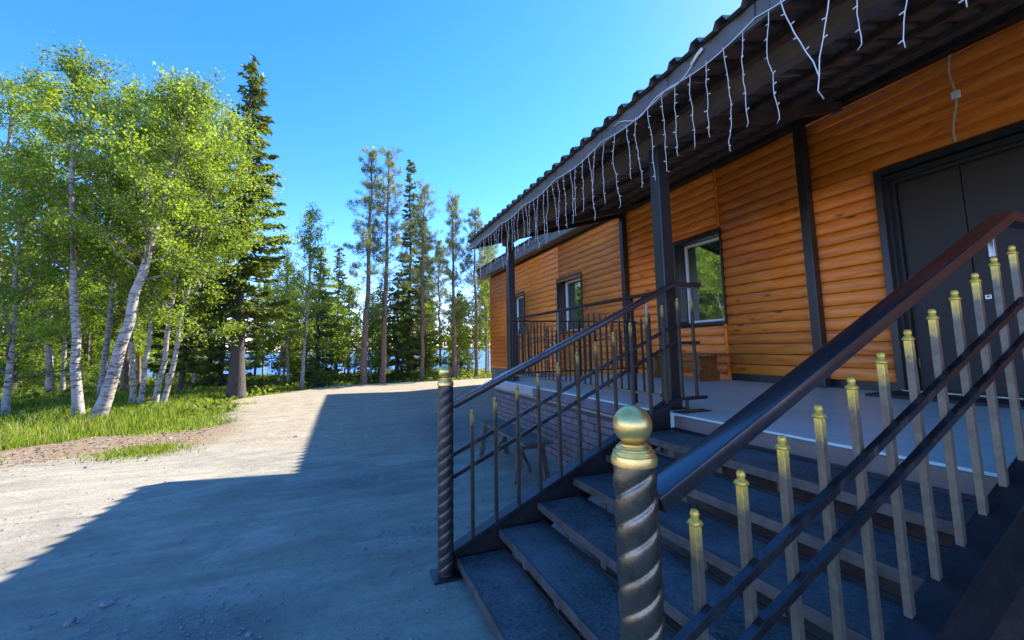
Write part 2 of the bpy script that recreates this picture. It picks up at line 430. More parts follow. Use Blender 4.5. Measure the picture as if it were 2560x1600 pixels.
M['twig'] = bark('birch_twig_bark', (0.20, 0.16, 0.13), (0.07, 0.05, 0.04))

# ------------------------------------------------------------------ ground
GB = np.array([(-40, -12), (-14, 1.0), (-7.5, 5.6), (-5.3, 7.9), (-4.61, 8.75), (-3.93, 9.55), (-2.9, 9.35), (-2.2, 9.6), (-1.84, 10.2), (-2.0, 11.6), (-2.3, 12.9),
               (-2.75, 14.4), (-2.72, 15.2), (-1.3, 17.15), (-0.7, 18.4), (0.8, 18.95), (2.68, 19.1), (4.6, 18.9), (7.5, 19.4), (30, 24)], float)
def poly_sd(x, y, P):
    """signed distance-like: positive inside grass (left/behind of the polyline)"""
    d = np.full(x.shape, 1e9); s = np.ones(x.shape)
    for i in range(len(P)-1):
        a = P[i]; b = P[i+1]; ab = b-a; L2 = (ab**2).sum()
        t = np.clip(((x-a[0])*ab[0]+(y-a[1])*ab[1])/L2, 0, 1)
        dx = x-(a[0]+t*ab[0]); dy = y-(a[1]+t*ab[1]); dd = np.hypot(dx, dy)
        cr = ab[0]*(y-a[1]) - ab[1]*(x-a[0])
        m_ = dd < d; d = np.where(m_, dd, d); s = np.where(m_, np.sign(cr), s)
    return d*s
def vnoise(x, y, seed=0):
    out = 0
    rs = np.random.RandomState(seed)
    for k in range(7):
        a = rs.rand()*6.28; fx = math.cos(a)*(1.3**k); fy = math.sin(a)*(1.3**k); ph = rs.rand()*6.28
        out = out + np.sin(x*fx+y*fy+ph)/(1.15**k)
    return out/4.0
def ss(t): t = np.clip(t, 0, 1); return t*t*(3-2*t)
def ground_z(x, y):
    x = np.asarray(x, float); y = np.asarray(y, float)
    rng = np.hypot(x, y)
    z = 0.012*vnoise(x*1.3, y*1.3, 1)*ss((rng-0.5)/3) + 0.05*vnoise(x*0.35, y*0.35, 2)*ss((rng-5)/9)
    z = z*ss((2.1-x)/1.0 + (y > 7.5)*1.0)
    z = z - 0.5*ss((y-19.5)/22)*1.0 - 0.9*ss((y-41)/8)*ss((x+0.30*y+3)/5)
    sd_ = poly_sd(x, y, GB)
    z = z - 0.05*ss(sd_/0.5)*ss((rng-6)/3) + 0.10*vnoise(x*0.9, y*0.9, 5)*ss((sd_-1)/4)
    return z
xs = np.unique(np.concatenate([-np.geomspace(12, 4000, 40), np.arange(-12, 9.01, 0.15), np.geomspace(9, 4000, 36)]))
ys = np.unique(np.concatenate([-np.geomspace(3, 4000, 34), np.arange(-3, 24.01, 0.15), np.geomspace(24, 4000, 50)]))
X, Y = np.meshgrid(xs, ys, indexing='xy')
Z = ground_z(X, Y)
nx, ny = len(xs), len(ys)
V = np.stack([X, Y, Z], -1).reshape(-1, 3)
ii = (np.arange(ny-1)[:, None]*nx + np.arange(nx-1)[None]).ravel()
Q = np.stack([ii, ii+1, ii+nx+1, ii+nx], -1)
sdv = poly_sd(X, Y, GB).ravel()
xf, yf = X.ravel(), Y.ravel()
grassy = ss((sdv + 0.45*vnoise(xf*2.2, yf*2.2, 7)+0.2*vnoise(xf*6, yf*6, 8))/0.7)
tuft = np.exp(-(((xf+2.62)/0.42)**2+((yf-7.85)/0.42)**2)*1.2)
litter = ss((sdv+2.1+0.7*vnoise(xf*1.7, yf*1.7, 9)+0.3*vnoise(xf*5, yf*5, 10))/0.9)*(1-ss((xf+2.1)/0.7))*(1-grassy)*ss((11-yf)/1.5)
gravelly = np.maximum(np.exp(-(((xf-0.2)/0.55)**2+((yf-5.0)/0.26)**2)),
           np.maximum(ss((xf-1.0)/0.7)*ss((yf-5.2)/1.5)*ss((10-yf)/2), 0.8*np.exp(-(((xf+0.75)/0.5)**2+((yf-2.75)/0.35)**2))))
hard = ss((4.9+0.55*np.clip(-xf, 0, 6)+0.25*vnoise(xf, yf, 4)-yf*0.72)/0.5)   # compact grey hardstanding nearer the camera
mt, nt, bs = new_mat('sandy_yard_ground'); p = geo(nt)
def attr(nt, n): a = nt.nodes.new('ShaderNodeAttribute'); a.attribute_name = n; return a.outputs['Fac']
nA = noise(nt, p, 0.8, 8, 0.65, 0.5); nB = noise(nt, p, 22, 6, 0.75); nC = noise(nt, p, 4.5, 8, 0.7, 0.4)
mpd = node(nt, 'ShaderNodeMapping'); mpd.inputs['Rotation'].default_value = (0, 0, 0.62); mpd.inputs['Scale'].default_value = (0.5, 2.2, 1); nt.links.new(p, mpd.inputs[0])
nD = noise(nt, mpd.outputs[0], 1.5, 8, 0.7, 0.8)
nF = noise(nt, p, 150, 3, 0.7)
sand = ramp(nt, nC, [(0.25, (0.36, 0.305, 0.215)), (0.5, (0.53, 0.455, 0.325)), (0.75, (0.64, 0.56, 0.42))])
sand = mixc(nt, ramp(nt, nB, [(0.35, (1, 1, 1)), (0.5, (0, 0, 0))]), sand, (0.24, 0.20, 0.155))
hardc = ramp(nt, nD, [(0.28, (0.33, 0.305, 0.235)), (0.43, (0.46, 0.425, 0.33)), (0.55, (0.53, 0.49, 0.385)), (0.72, (0.66, 0.615, 0.49))])
hardc = mixc(nt, mth(nt, 'MULTIPLY', ramp(nt, nB, [(0.3, (1, 1, 1)), (0.48, (0, 0, 0))]), 0.55), hardc, (0.24, 0.225, 0.185))
hardc = mixc(nt, mth(nt, 'MULTIPLY', ramp(nt, nA, [(0.50, (0, 0, 0)), (0.62, (1, 1, 1))]), 0.5), hardc, (0.27, 0.25, 0.205))
c = mixc(nt, attr(nt, 'hard'), sand, hardc)
mpe = node(nt, 'ShaderNodeMapping'); mpe.inputs['Rotation'].default_value = (0, 0, -0.5); mpe.inputs['Scale'].default_value = (0.9, 2.6, 1); nt.links.new(p, mpe.inputs[0])
nE = noise(nt, mpe.outputs[0], 0.9, 9, 0.68, 1.6)
c = mixc(nt, mth(nt, 'MULTIPLY', ramp(nt, nE, [(0.50, (0, 0, 0)), (0.62, (1, 1, 1))]), 0.33), c, (0.25, 0.225, 0.175))
c = mixc(nt, mth(nt, 'MULTIPLY', ramp(nt, nE, [(0.36, (1, 1, 1)), (0.44, (0, 0, 0))]), 0.35), c, (0.72, 0.68, 0.57))
gv = ramp(nt, nF, [(0.35, (0.09, 0.09, 0.09)), (0.62, (0.36, 0.35, 0.33))])
gfac = mth(nt, 'MULTIPLY', attr(nt, 'gravel'), ramp(nt, nC, [(0.35, (0, 0, 0)), (0.6, (1, 1, 1))])); c = mixc(nt, gfac, c, gv)
lit = ramp(nt, nB, [(0.3, (0.17, 0.105, 0.065)), (0.5, (0.36, 0.245, 0.16)), (0.7, (0.52, 0.42, 0.30))])
lf = mth(nt, 'MULTIPLY', attr(nt, 'litter'), ramp(nt, nC, [(0.28, (0.35, 0.35, 0.35)), (0.5, (1, 1, 1))])); c = mixc(nt, lf, c, lit)
gr = ramp(nt, nC, [(0.3, (0.08, 0.11, 0.020)), (0.6, (0.17, 0.21, 0.030)), (0.8, (0.27, 0.26, 0.08))])
c = mixc(nt, attr(nt, 'grassy'), c, gr)
c = mixc(nt, mth(nt, 'MULTIPLY', nF, 0.12), c, (0.22, 0.20, 0.17))
c = mixc(nt, 1.0, c, (0.72, 0.705, 0.66), 'MULTIPLY')
nt.links.new(c, bs.inputs['Base Color']); bs.inputs['Roughness'].default_value = 0.9; bs.inputs['Specular IOR Level'].default_value = 0.25
hsum = mth(nt, 'ADD', mth(nt, 'MULTIPLY', nC, 1.0), mth(nt, 'MULTIPLY', nB, 0.5)); hsum = mth(nt, 'ADD', hsum, mth(nt, 'MULTIPLY', nF, 0.18))
bump(nt, hsum, 0.65, 0.03, bs)
me = np_mesh('ground', V, Q, mt, {'grassy': grassy, 'litter': litter, 'gravel': gravelly, 'hard': hard}, smooth=True)
o = bpy.data.objects.new('ground', me); C.objects.link(o); tag(o, kind='structure')

# lake
mt, nt, bs = new_mat('lake_water'); bs.inputs['Base Color'].default_value = (0.03, 0.12, 0.34, 1); bs.inputs['Roughness'].default_value = 0.35; bs.inputs['Specular IOR Level'].default_value = 0.15
mp = node(nt, 'ShaderNodeMapping'); mp.inputs['Scale'].default_value = (0.25, 1.2, 1); nt.links.new(geo(nt), mp.inputs[0])
bump(nt, noise(nt, mp.outputs[0], 1.2, 4), 0.5, 0.12, bs)
o = MB().add([(-4000, 40, -0.72), (4000, 40, -0.72), (4000, 3900, -0.72), (-4000, 3900, -0.72)], [(0, 1, 2, 3)]).build('lake', mt); tag(o, kind='structure')
# far wooded shore, its bluish distance haze mixed into the base colour
rs = np.random.RandomState(3); n = 160
hx = np.linspace(-2600, 2900, n); hh = 9+6*vnoise(hx*0.004, hx*0.0, 3)+1.5*rs.rand(n)
V = []; F = []
for i in range(n):
    V += [(hx[i], 2100, -2), (hx[i], 2130, hh[i]*0.7), (hx[i], 2300, hh[i]), (hx[i], 2700, -2)]
for i in range(n-1):
    for k in range(3): F.append((i*4+k, (i+1)*4+k, (i+1)*4+k+1, i*4+k+1))
o = MB().add(V, F).build('far_shore', painted('far_wood', (0.06, 0.09, 0.12), 0.95, 0, 0.3, 0.02, 0), smooth=True); tag(o, kind='structure')

# ------------------------------------------------------------------ building
WX = 5.5           # siding face plane
WY0, WY1 = -3.0, 16.2
Z0, ZSTEP, NC = 0.646, 0.1467, 24
ZTOP = Z0+NC*ZSTEP
bld = thing('wooden_building', (5.5, 6.6, 0.0), 'long orange log-sided building with black trimmed windows and a dark double door', 'building')
B = WB[bld.name]
def board_mesh(L):
    prof = []
    for k in range(9):
        t = k/8; z = t*(ZSTEP-0.006); xb = -0.024*math.sin(math.pi*(0.06+0.88*t))**0.75 - 0.002
        prof.append((xb, z))
    prof += [(0.018, ZSTEP-0.006), (0.018, 0.0)]
    ns = 1
    mb = MB(); n = len(prof); V = []
    for y in (0, L):
        V += [(p_[0], y, p_[1]) for p_ in prof]
    F = [tuple(range(n))[::-1], tuple(n+i for i in range(n))]
    for i in range(n): F.append((i, (i+1) % n, (i+1) % n+n, i+n))
    me = mesh_from('siding_board', V, F, M['siding'])
    for i, p_ in enumerate(me.polygons): p_.use_smooth = i >= 2 and i < 10
    return me
openings = [  # y0,y1,z0,z1
    (0.86, 2.73, 0.0, 3.215), (4.89, 5.86, 1.72, 3.15), (9.11, 10.37, 1.76, 3.19), (12.69, 13.95, 1.75, 3.17)]
sections = [(WY0, 0.86+0.93), (0.86+0.93, 4.885), (4.91, 10.275), (10.30, WY1-0.02)]
sections = [(WY0, 4.885), (4.91, 10.275), (10.30, WY1-0.02)]
cache = {}
rnd = random.Random(4)
for (a, b) in sections:
    for k in range(NC):
        z = Z0+k*ZSTEP
        if z < 0.83 and a < 4: continue
        if z < 0.80 and b < 7.5: continue
        segs = [(a, b)]
        for (o0, o1, oz0, oz1) in openings:
            if z+ZSTEP*0.5 > oz0 and z+ZSTEP*0.5 < oz1:
                ns_ = []
                for (s0, s1) in segs:
                    if o1 <= s0 or o0 >= s1: ns_.append((s0, s1)); continue
                    if o0 > s0: ns_.append((s0, o0))
                    if o1 < s1: ns_.append((o1, s1))
                segs = ns_
        for (s0, s1) in segs:
            if s1-s0 < 0.04: continue
            L = round(s1-s0, 3)
            if L not in cache: cache[L] = board_mesh(L)
            ob = bpy.data.objects.new('siding_board', cache[L]); C.objects.link(ob); ob.parent = bld
            ob.location = Vector((WX+rnd.uniform(-0.0015, 0.0015), s0, z))-B
# wall core behind boards (with openings)
def wall_core():
    mb = MB(); x0, x1 = WX+0.019, WX+0.30
    ycuts = sorted(set([WY0, WY1-0.01]+[v for o_ in openings for v in o_[:2]]))
    for i in range(len(ycuts)-1):
        y0, y1 = ycuts[i], ycuts[i+1]
        op = [o_ for o_ in openings if o_[0] <= y0 and o_[1] >= y1]
        if op:
            o_ = op[0]
            if o_[2] > 0.3: mb.box((x0, y0, 0.3), (x1, y1, o_[2]))
            mb.box((x0, y0, o_[3]), (x1, y1, 4.45))
        else: mb.box((x0, y0, 0.3), (x1, y1, 4.45))
    return mb
wall_core().build('wall', M['black'], bld)
mb = MB(); mb.box((WX+0.31, WY1-0.25, 0.3), (14.0, WY1-0.01, 4.6)); mb.box((13.8, WY0, 0.3), (14.0, WY1-0.26, 4.45)); mb.box((WX+0.31, WY0-0.2, 0.3), (14.0, WY0-0.01, 4.45))
mb.build('rear_wall', M['foundation'], bld)
MB().box((WX+0.005, 7.2, -0.3), (13.9, WY1-0.03, Z0-0.004)).build('foundation', M['foundation'], bld)
# corner trim, seam covers
MB().box((WX-0.02, WY1-0.02, Z0), (WX+0.3, WY1+0.012, ZTOP)).build('corner_trim', M['siding'], bld)
for y in (4.8975, 10.2875):
    for (z0, z1) in ((0.846 if y < 7 else Z0, 1.70 if y < 5 else ZTOP), (3.23, ZTOP)) if y < 5 else ((Z0, 1.75), (3.21, ZTOP)):
        MB().box((WX-0.034, y-0.022, z0), (WX-0.001, y+0.022, z1)).build('seam_cover', M['siding'], bld)
# eave of the main roof
RZ = 4.43
mb = MB(); mb.box((5.16, WY0, RZ-0.0), (5.18, 16.9, RZ+0.15)); mb.build('eave_fascia', M['fascia'], bld)
mb = MB(); mb.box((5.181, WY0, RZ-0.19), (5.49, 16.88, RZ-0.16)); mb.build('soffit', M['roof_dark'], bld)
mb = MB(); mb.prism([(5.181, RZ-0.159), (5.181, RZ+0.10), (5.49, RZ+0.10), (5.49, RZ-0.159)], 'y', WY0, 16.87); mb.build('eave_box', M['roof_dark'], bld)
def corrugated(x0, z0, x1, z1, y0, y1, per=0.2, h=0.045, th=0.004):
    prof = []; y = y0
    while y < y1-1e-6:
        for (dy, dz) in ((0, 0), (per*0.5, 0), (per*0.62, h), (per*0.88, h)):
            if y+dy <= y1+1e-6: prof.append((y+dy, dz))
        y += per
    prof.append((y1, 0))
    mb = MB(); n = len(prof); V = []
    for (x, z) in ((x0, z0), (x1, z1)):
        V += [(x, a_, z+b_) for a_, b_ in prof]
    for (x, z) in ((x0, z0), (x1, z1)):
        V += [(x, a_, z+b_+th) for a_, b_ in prof]
    F = []
    for i in range(n-1):
        F.append((i, i+1, n+i+1, n+i)); F.append((2*n+i, 3*n+i, 3*n+i+1, 2*n+i+1)); F.append((i, 2*n+i, 2*n+i+1, i+1)); F.append((n+i, n+i+1, 3*n+i+1, 3*n+i))
    F.append((0, n, 3*n, 2*n)); F.append((n-1, 3*n-1, 4*n-1, 2*n-1))
    return mb.add(V, F)
y = WY0; 
while y < 16.85:
    corrugated(5.10, RZ+0.152, 14.2, RZ+0.152+1.2, y, min(y+1.0, 17.0)-0.002).build('roof_sheet', M['black'], bld); y += 1.0
MB().box((5.185, 16.92, RZ), (14.1, 16.95, RZ+0.16)).build('gable_fascia', M['black'], bld)
# windows
def window(y0, y1, z0, z1, d, split=None, f=0.05):
    fr = MB(); D = WX+d
    # black reveal lining + outer trim
    t = 0.055
    fr.box((WX-0.042, y0-0.03, z1-0.01), (WX-0.001, y1+0.03, z1+0.055)); fr.box((WX-0.055, y0-0.03, z0-0.03), (WX+0.02, y1+0.03, z0+0.008))
    fr.box((WX-0.040, y0-0.03, z0+0.009), (WX-0.001, y0+0.006, z1-0.011)); fr.box((WX-0.040, y1-0.006, z0+0.009), (WX-0.001, y1+0.03, z1-0.011))
    wnd = fr.build('window', M['black'], bld)
    rv = MB(); rv.box((WX+0.0005, y0-0.002, z0+0.009), (D+0.07, y0+0.012, z1-0.011)); rv.box((WX+0.0005, y1-0.012, z0+0.009), (D+0.07, y1+0.002, z1-0.011))
    rv.box((WX+0.0005, y0+0.013, z1-0.024), (D+0.07, y1-0.013, z1-0.011)); rv.build('reveal', M['black'], wnd)
    MB().add([(WX-0.05, y0+0.013, z0+0.010), (WX-0.05, y1-0.013, z0+0.010), (D, y1-0.013, z0+0.035), (D, y0+0.013, z0+0.035),
              (WX-0.05, y0+0.013, z0+0.002), (WX-0.05, y1-0.013, z0+0.002), (D, y1-0.013, z0+0.002), (D, y0+0.013, z0+0.002)],
             [(0,1,2,3),(7,6,5,4),(0,4,5,1),(1,5,6,2),(2,6,7,3),(3,7,4,0)]).build('sill', M['steel'] if False else M['black'], wnd)
    a0, a1, b0, b1 = y0+0.014, y1-0.014, z0+0.037, z1-0.026
    wf = MB(); wf.cbox((D, a0, b0), (D+0.06, a1, b0+f)); wf.cbox((D, a0, b1-f), (D+0.06, a1, b1))
    wf.cbox((D+0.001, a0, b0+f), (D+0.059, a0+f, b1-f)); wf.cbox((D+0.001, a1-f, b0+f), (D+0.059, a1, b1-f))
    if split: ym = a0+(a1-a0)*split; wf.cbox((D+0.002, ym-0.04, b0+f), (D+0.058, ym+0.04, b1-f))
    wf.build('frame', M['white'], wnd)
    if split:
        MB().box((D+0.028, a0+f, b0+f), (D+0.033, ym-0.04, b1-f)).build('pane', M['glass'], wnd)
        MB().box((D+0.028, ym+0.04, b0+f), (D+0.033, a1-f, b1-f)).build('pane', M['glass'], wnd)
    else:
        MB().box((D+0.028, a0+f, b0+f), (D+0.033, a1-f, b1-f)).build('pane', M['glass'], wnd)
    MB().box((D+0.12, a0-0.01, b0-0.1), (D+0.125, a1+0.01, b1+0.05)).build('blind', M['blind'], wnd)
window(4.89, 5.86, 1.72, 3.15, 0.17, None, 0.032); window(9.11, 10.37, 1.76, 3.19, 0.22); window(12.69, 13.95, 1.75, 3.17, 0.22)
# door
DY0, DY1, DZ0, DZ1 = 0.86, 2.73, 0.845, 3.215
mb = MB(); mb.box((WX-0.045, DY1-0.03, DZ0), (WX+0.019, DY1+0.035, DZ1+0.045)); mb.box((WX-0.045, DY0-0.035, DZ0), (WX+0.019, DY0+0.03, DZ1+0.045)); mb.box((WX-0.045, DY0+0.031, DZ1-0.02), (WX+0.019, DY1-0.031, DZ1+0.045))
door = mb.build('double_door', M['black'], bld)
mb = MB()
for (x0, x1, w_) in ((WX+0.02, WX+0.085, 0.055), (WX+0.086, WX+0.15, 0.085)):
    mb.box((x0, DY1-w_, DZ0+0.02), (x1, DY1-0.001, DZ1-0.03)); mb.box((x0, DY0+0.001, DZ0+0.02), (x1, DY0+w_, DZ1-0.03)); mb.box((x0, DY0+w_+0.001, DZ1-0.03-w_), (x1, DY1-w_-0.001, DZ1-0.03))
mb.build('door_frame', M['black'], door)
MB().box((WX+0.086, DY0+0.09, DZ1-0.128), (WX+0.095, DY1-0.09, DZ1-0.122)).build('frame_strip', M['bar'], door)
dl = MB().cbox((WX+0.13, 2.135, DZ0+0.03), (WX+0.18, DY1-0.086, DZ1-0.116)).build('door_leaf', M['door'], door)
dl2 = MB().cbox((WX+0.13, DY0+0.086, DZ0+0.03), (WX+0.18, 2.128, DZ1-0.116)).build('door_leaf', M['door'], door)
for yy in (2.6,):
    for zz in (1.15, 2.0, 2.9): MB().tube([(WX+0.125, yy+0.03, zz-0.05), (WX+0.125, yy+0.03, zz+0.05)], 0.012, 8).build('hinge', M['bar'], door)
MB().cbox((WX+0.117, 2.03, 1.755), (WX+0.129, 2.075, 1.80)).build('lock_plate', M['steel'], door)
MB().tube([(WX+0.118, 2.05, 1.78), (WX+0.112, 2.05, 1.78)], 0.009, 10).build('keyhole', M['black'], door)
MB().box((WX-0.05, DY0, DZ0-0.001), (WX+0.13, DY1, DZ0+0.028)).build('threshold', M['steel'], door)
# inner room behind door jamb
MB().box((WX+0.181, DY0, DZ0), (WX+0.19, DY1, DZ1)).build('inner_panel', M['black'], door)

# ------------------------------------------------------------------ porch
PX, PZ = 2.47, 0.842
PY0, PY1 = -3.0, 7.06
porch = thing('concrete_porch', (4.0, 5.0, 0.0), 'raised grey concrete porch with dark brick skirting along the orange wall', 'porch')
MB().box((PX, PY0, PZ-0.12), (WX-0.004, PY1, PZ)).build('deck_slab', M['deck'], porch)
MB().box((PX-0.022, 5.45, PZ-0.122), (PX-0.001, PY1+0.02, PZ-0.012)).build('slab_edge', M['concrete_side'], porch)
MB().box((PX-0.026, 2.84, PZ-0.115), (PX-0.001, 5.449, PZ-0.014)).build('edge_cladding', M['tan_skirt'], porch)
MB().box((PX-0.026, 0.86, PZ-0.125), (PX-0.001, 2.74, PZ-0.014)).build('edge_cladding', M['brown_clad'], porch)
MB().box((PX-0.030, 0.86, PZ-0.150), (PX-0.0005, 2.74, PZ-0.126)).build('edge_ledge', M['stringer'], porch)
MB().box((PX-0.026, PY0, PZ-0.125), (PX-0.001, 0.74, PZ-0.014)).build('edge_cladding', M['brown_clad'], porch)
MB().box((PX-0.024, 2.84, PZ-0.150), (PX-0.0005, PY1+0.018, PZ-0.125)).build('flashing', M['tan'], porch)
MB().box((PX+0.015, PY0, -0.25), (PX+0.2, PY1-0.01, PZ-0.122)).build('skirting_core', M['mortar'], porch)
MB().box((PX+0.201, PY1-0.16, -0.25), (WX, PY1-0.012, PZ-0.122)).build('end_core', M['mortar'], porch)
bm_ = MB().cbox((-0.014, 0.0, 0.0), (0.012, 0.238, 0.066), 0.004)
bme = mesh_from('brick', bm_.V, bm_.F, M['brick'])
nb = 0
for r in range(10):
    z = 0.012+r*0.0735-0.02
    if z+0.066 > PZ-0.15: break
    y = PY1-0.25 - (0.125 if r % 2 else 0)
    while y > -1.4:
        if not (0.62 < y < 2.70) :
            ob = bpy.data.objects.new('brick', bme); C.objects.link(ob); ob.parent = porch
            ob.location = Vector((PX+0.003+rnd.uniform(-0.003, 0.003), y, z))-WB[porch.name]; nb += 1
        y -= 0.25

# ------------------------------------------------------------------ canopy
EX, EZ, SL = 2.15, 3.185, 0.285
CY0, CY1 = -2.6, 7.42
can = thing('porch_canopy', (2.65, 2.95, PZ), 'dark corrugated metal canopy over the porch carried on black square posts', 'canopy')
zc = lambda x: EZ+0.135+(x-EX)*SL
y = CY0; 
while y < CY1-0.01:
    corrugated(EX-0.07, zc(EX-0.07)+0.004, WX+0.1, zc(WX+0.1)+0.004, y, min(y+1.0, CY1)-0.002).build('roof_sheet', M['roof_dark'], can); y += 1.0
segs = [CY0, -0.55, 1.47, 3.42, 4.75, 6.1, CY1]
for a, b in zip(segs[:-1], segs[1:]):
    MB().box((EX-0.012, a+0.0015, EZ), (EX+0.012, b-0.0015, EZ+0.128)).build('fascia_board', M['fascia'], can)
MB().box((EX-0.022, CY0, EZ+0.129), (EX-0.002, CY1, EZ+0.141)).build('drip_edge', M['black'], can)
for x in (2.24, 2.75, 3.3, 3.85, 4.4, 4.95):
    z1 = zc(x)-0.003; hgt = 0.05
    MB().prism([(x-0.04, z1-0.04*SL-hgt), (x+0.04, z1+0.04*SL-hgt), (x+0.04, z1+0.04*SL), (x-0.04, z1-0.04*SL)], 'y', CY0+0.01, CY1-0.03).build('purlin', M['beam'], can)
for yc in (-0.85, 2.98, 6.72):
    mb = MB(); mb.prism([(EX+0.05, zc(EX+0.05)-0.056-0.11), (WX-0.145, zc(WX-0.145)-0.056-0.11), (WX-0.145, zc(WX-0.145)-0.056), (EX+0.05, zc(EX+0.05)-0.056)], 'y', yc-0.04, yc+0.04)
    mb.build('rafter', M['beam'], can)
MB().box((2.60, CY0+0.1, zc(2.65)-0.056-0.11-0.12), (2.70, CY1-0.45, zc(2.65)-0.056-0.112)).build('front_beam', M['roof_dark'], can)
MB().box((WX-0.14, CY0+0.1, 4.155), (WX-0.045, CY1-0.03, zc(5.36)-0.004)).build('rear_beam', M['black'], can)
for (x, yc, tp) in ((2.65, 2.98, zc(2.65)-0.29), (2.65, 6.72, zc(2.65)-0.29), (5.40, 3.48, 4.154), (5.40, 7.24, 4.154), (2.65, -0.85, zc(2.65)-0.29)):
    w_ = 0.06 if x < 4 else 0.055
    po = MB().cbox((x-w_, yc-w_, PZ+0.008), (x+w_, yc+w_, tp), 0.006).build('post', M['black'], can)
    if x < 4: MB().cbox((x-w_-0.04, yc-w_-0.04, PZ+0.001), (x+w_+0.04, yc+w_+0.04, PZ+0.009), 0.002).build('foot_plate', M['stringer'], po)
# gable trim on the far end of the canopy
MB().prism([(EX, EZ), (WX-0.01, EZ+(WX-EX)*SL-0.02), (WX-0.01, EZ+0.13+(WX-EX)*SL-0.02), (EX, EZ+0.128)], 'y', CY1-0.028, CY1-0.004).build('end_trim', M['black'], can)

# ------------------------------------------------------------------ stairs
stair = thing('metal_staircase', (1.4, 1.8, 0.0), 'black metal staircase with dusty open-riser treads up to the porch', 'stairs')
TX0, RUN, TZ0, RISE = 0.707, 0.277, 0.09, 0.126
SY0, SY1 = 0.80, 2.80
NOSE = lambda x: TZ0+(x-TX0)*RISE/RUN
for k in range(6):
    x0 = TX0+k*RUN; z = TZ0+k*RISE; x1 = x0+RUN+0.025 if k < 5 else PX-0.035
    tr_ = MB().box((x0+0.004, SY0+0.055, z-0.012), (x1, SY1-0.055, z)).build('tread', M['tread'], stair)
    lp = MB().cbox((x0-0.012, SY0+0.052, z-0.046), (x0+0.0035, SY1-0.052, z+0.003), 0.003)
    lp.box((x0+0.004, SY0+0.052, z-0.046), (x0+0.035, SY1-0.052, z-0.040)); lp.build('nosing', M['lip'], tr_)
    MB().cbox((x1-0.012, SY0+0.056, z+0.0005), (x1-0.002, SY1-0.056, z+0.022), 0.002).build('back_edge', M['stringer'], tr_)
    if k < 5:
        for yy in (1.25, 1.62, 2.02, 2.42):
            MB().box((x1-0.001, yy-0.025, z+0.001), (x1+0.005, yy+0.025, z+RISE-0.05)).build('riser_bracket', M['lip'], stair)
for (ya, yb) in ((SY0-0.005, SY0+0.045), (SY1-0.045, SY1+0.005)):
    mb = MB(); xa, xb = 0.60, PX-0.03; m_ = RISE/RUN
    top = lambda x: NOSE(x)+0.060; bot = lambda x: max(NOSE(x)-0.22, -0.02)
    cutx = TX0+( -0.02 - (TZ0-0.22))/m_
    web = [(xa, top(xa)), (xb, top(xb)), (xb, bot(xb)), (cutx, -0.02), (xa, -0.02)]
    mid = (ya+yb)/2
    st = MB().prism(web, 'y', mid-0.005, mid+0.005).build('stringer', M['stringer'], stair)
    fl = MB(); fl.add([(xa, ya-0.02, top(xa)+0.001), (xb, ya-0.02, top(xb)+0.001), (xb, yb+0.02, top(xb)+0.001), (xa, yb+0.02, top(xa)+0.001),
                       (xa, ya-0.02, top(xa)+0.010), (xb, ya-0.02, top(xb)+0.010), (xb, yb+0.02, top(xb)+0.010), (xa, yb+0.02, top(xa)+0.010)],
                      [(0,3,2,1),(4,5,6,7),(0,1,5,4),(1,2,6,5),(2,3,7,6),(3,0,4,7)])
    fl.build('top_flange', M['stringer'], st)
# black lower support frame under the near side
mb = MB(); mb.tube([(0.75, 0.78, 0.02), (PX-0.05, 0.78, 0.45)], 1, sq=(0.05, 0.05)); mb.build('support_bar', M['black'], stair)

# ------------------------------------------------------------------ railings
SB, RX0, SP, MS = 0.200, 0.800, 0.160, 0.4497
def zb(x): return SB+(x-RX0)*MS
LEN = 0.7878
def bal_meshes(mb_, mt_):
    h = LEN; w2 = 0.0108
    body = MB().cbox((-w2, -w2, 0), (w2, w2, h-0.1185), 0.001)
    bme = mesh_from('baluster', body.V, body.F, mb_)
    tip = MB().cbox((-w2+0.0001, -w2+0.0001, -0.004), (w2-0.0001, w2-0.0001, 0.083), 0.002)
    tip.add([(-0.0128,-0.0128,0.083),(0.0128,-0.0128,0.083),(0.0128,0.0128,0.083),(-0.0128,0.0128,0.083),(-0.0128,-0.0128,0.089),(0.0128,-0.0128,0.089),(0.0128,0.0128,0.089),(-0.0128,0.0128,0.089),
             (-0.008,-0.008,0.097),(0.008,-0.008,0.097),(0.008,0.008,0.097),(-0.008,0.008,0.097)],
            [(3,2,1,0),(0,1,5,4),(1,2,6,5),(2,3,7,6),(3,0,4,7),(4,5,9,8),(5,6,10,9),(6,7,11,10),(7,4,8,11),(8,9,10,11)])
    tip.lathe([(0.007, 0.096), (0.0095, 0.101), (0.0115, 0.108), (0.0095, 0.115), (0.006, 0.119)], (0, 0, 0), 12)
    tme = mesh_from('gold_tip', tip.V, tip.F, mt_)
    for p_ in tme.polygons[-60:]: p_.use_smooth = True
    return bme, tme
BALS = {'near': bal_meshes(M['bronze'], M['goldtip']), 'far': bal_meshes(M['bronze_shaded'], M['goldtip_shaded'])}
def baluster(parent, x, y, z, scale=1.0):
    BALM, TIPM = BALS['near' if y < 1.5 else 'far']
    ob = bpy.data.objects.new('baluster', BALM); C.objects.link(ob); ob.parent = parent
    ob.location = Vector((x, y, z))-WB[parent.name]; ob.scale.z = scale
    t = bpy.data.objects.new('gold_tip', TIPM); C.objects.link(t); t.parent = ob; t.location = (0, 0, LEN-0.12); 
    if scale != 1: t.scale.z = 1/scale
    return ob
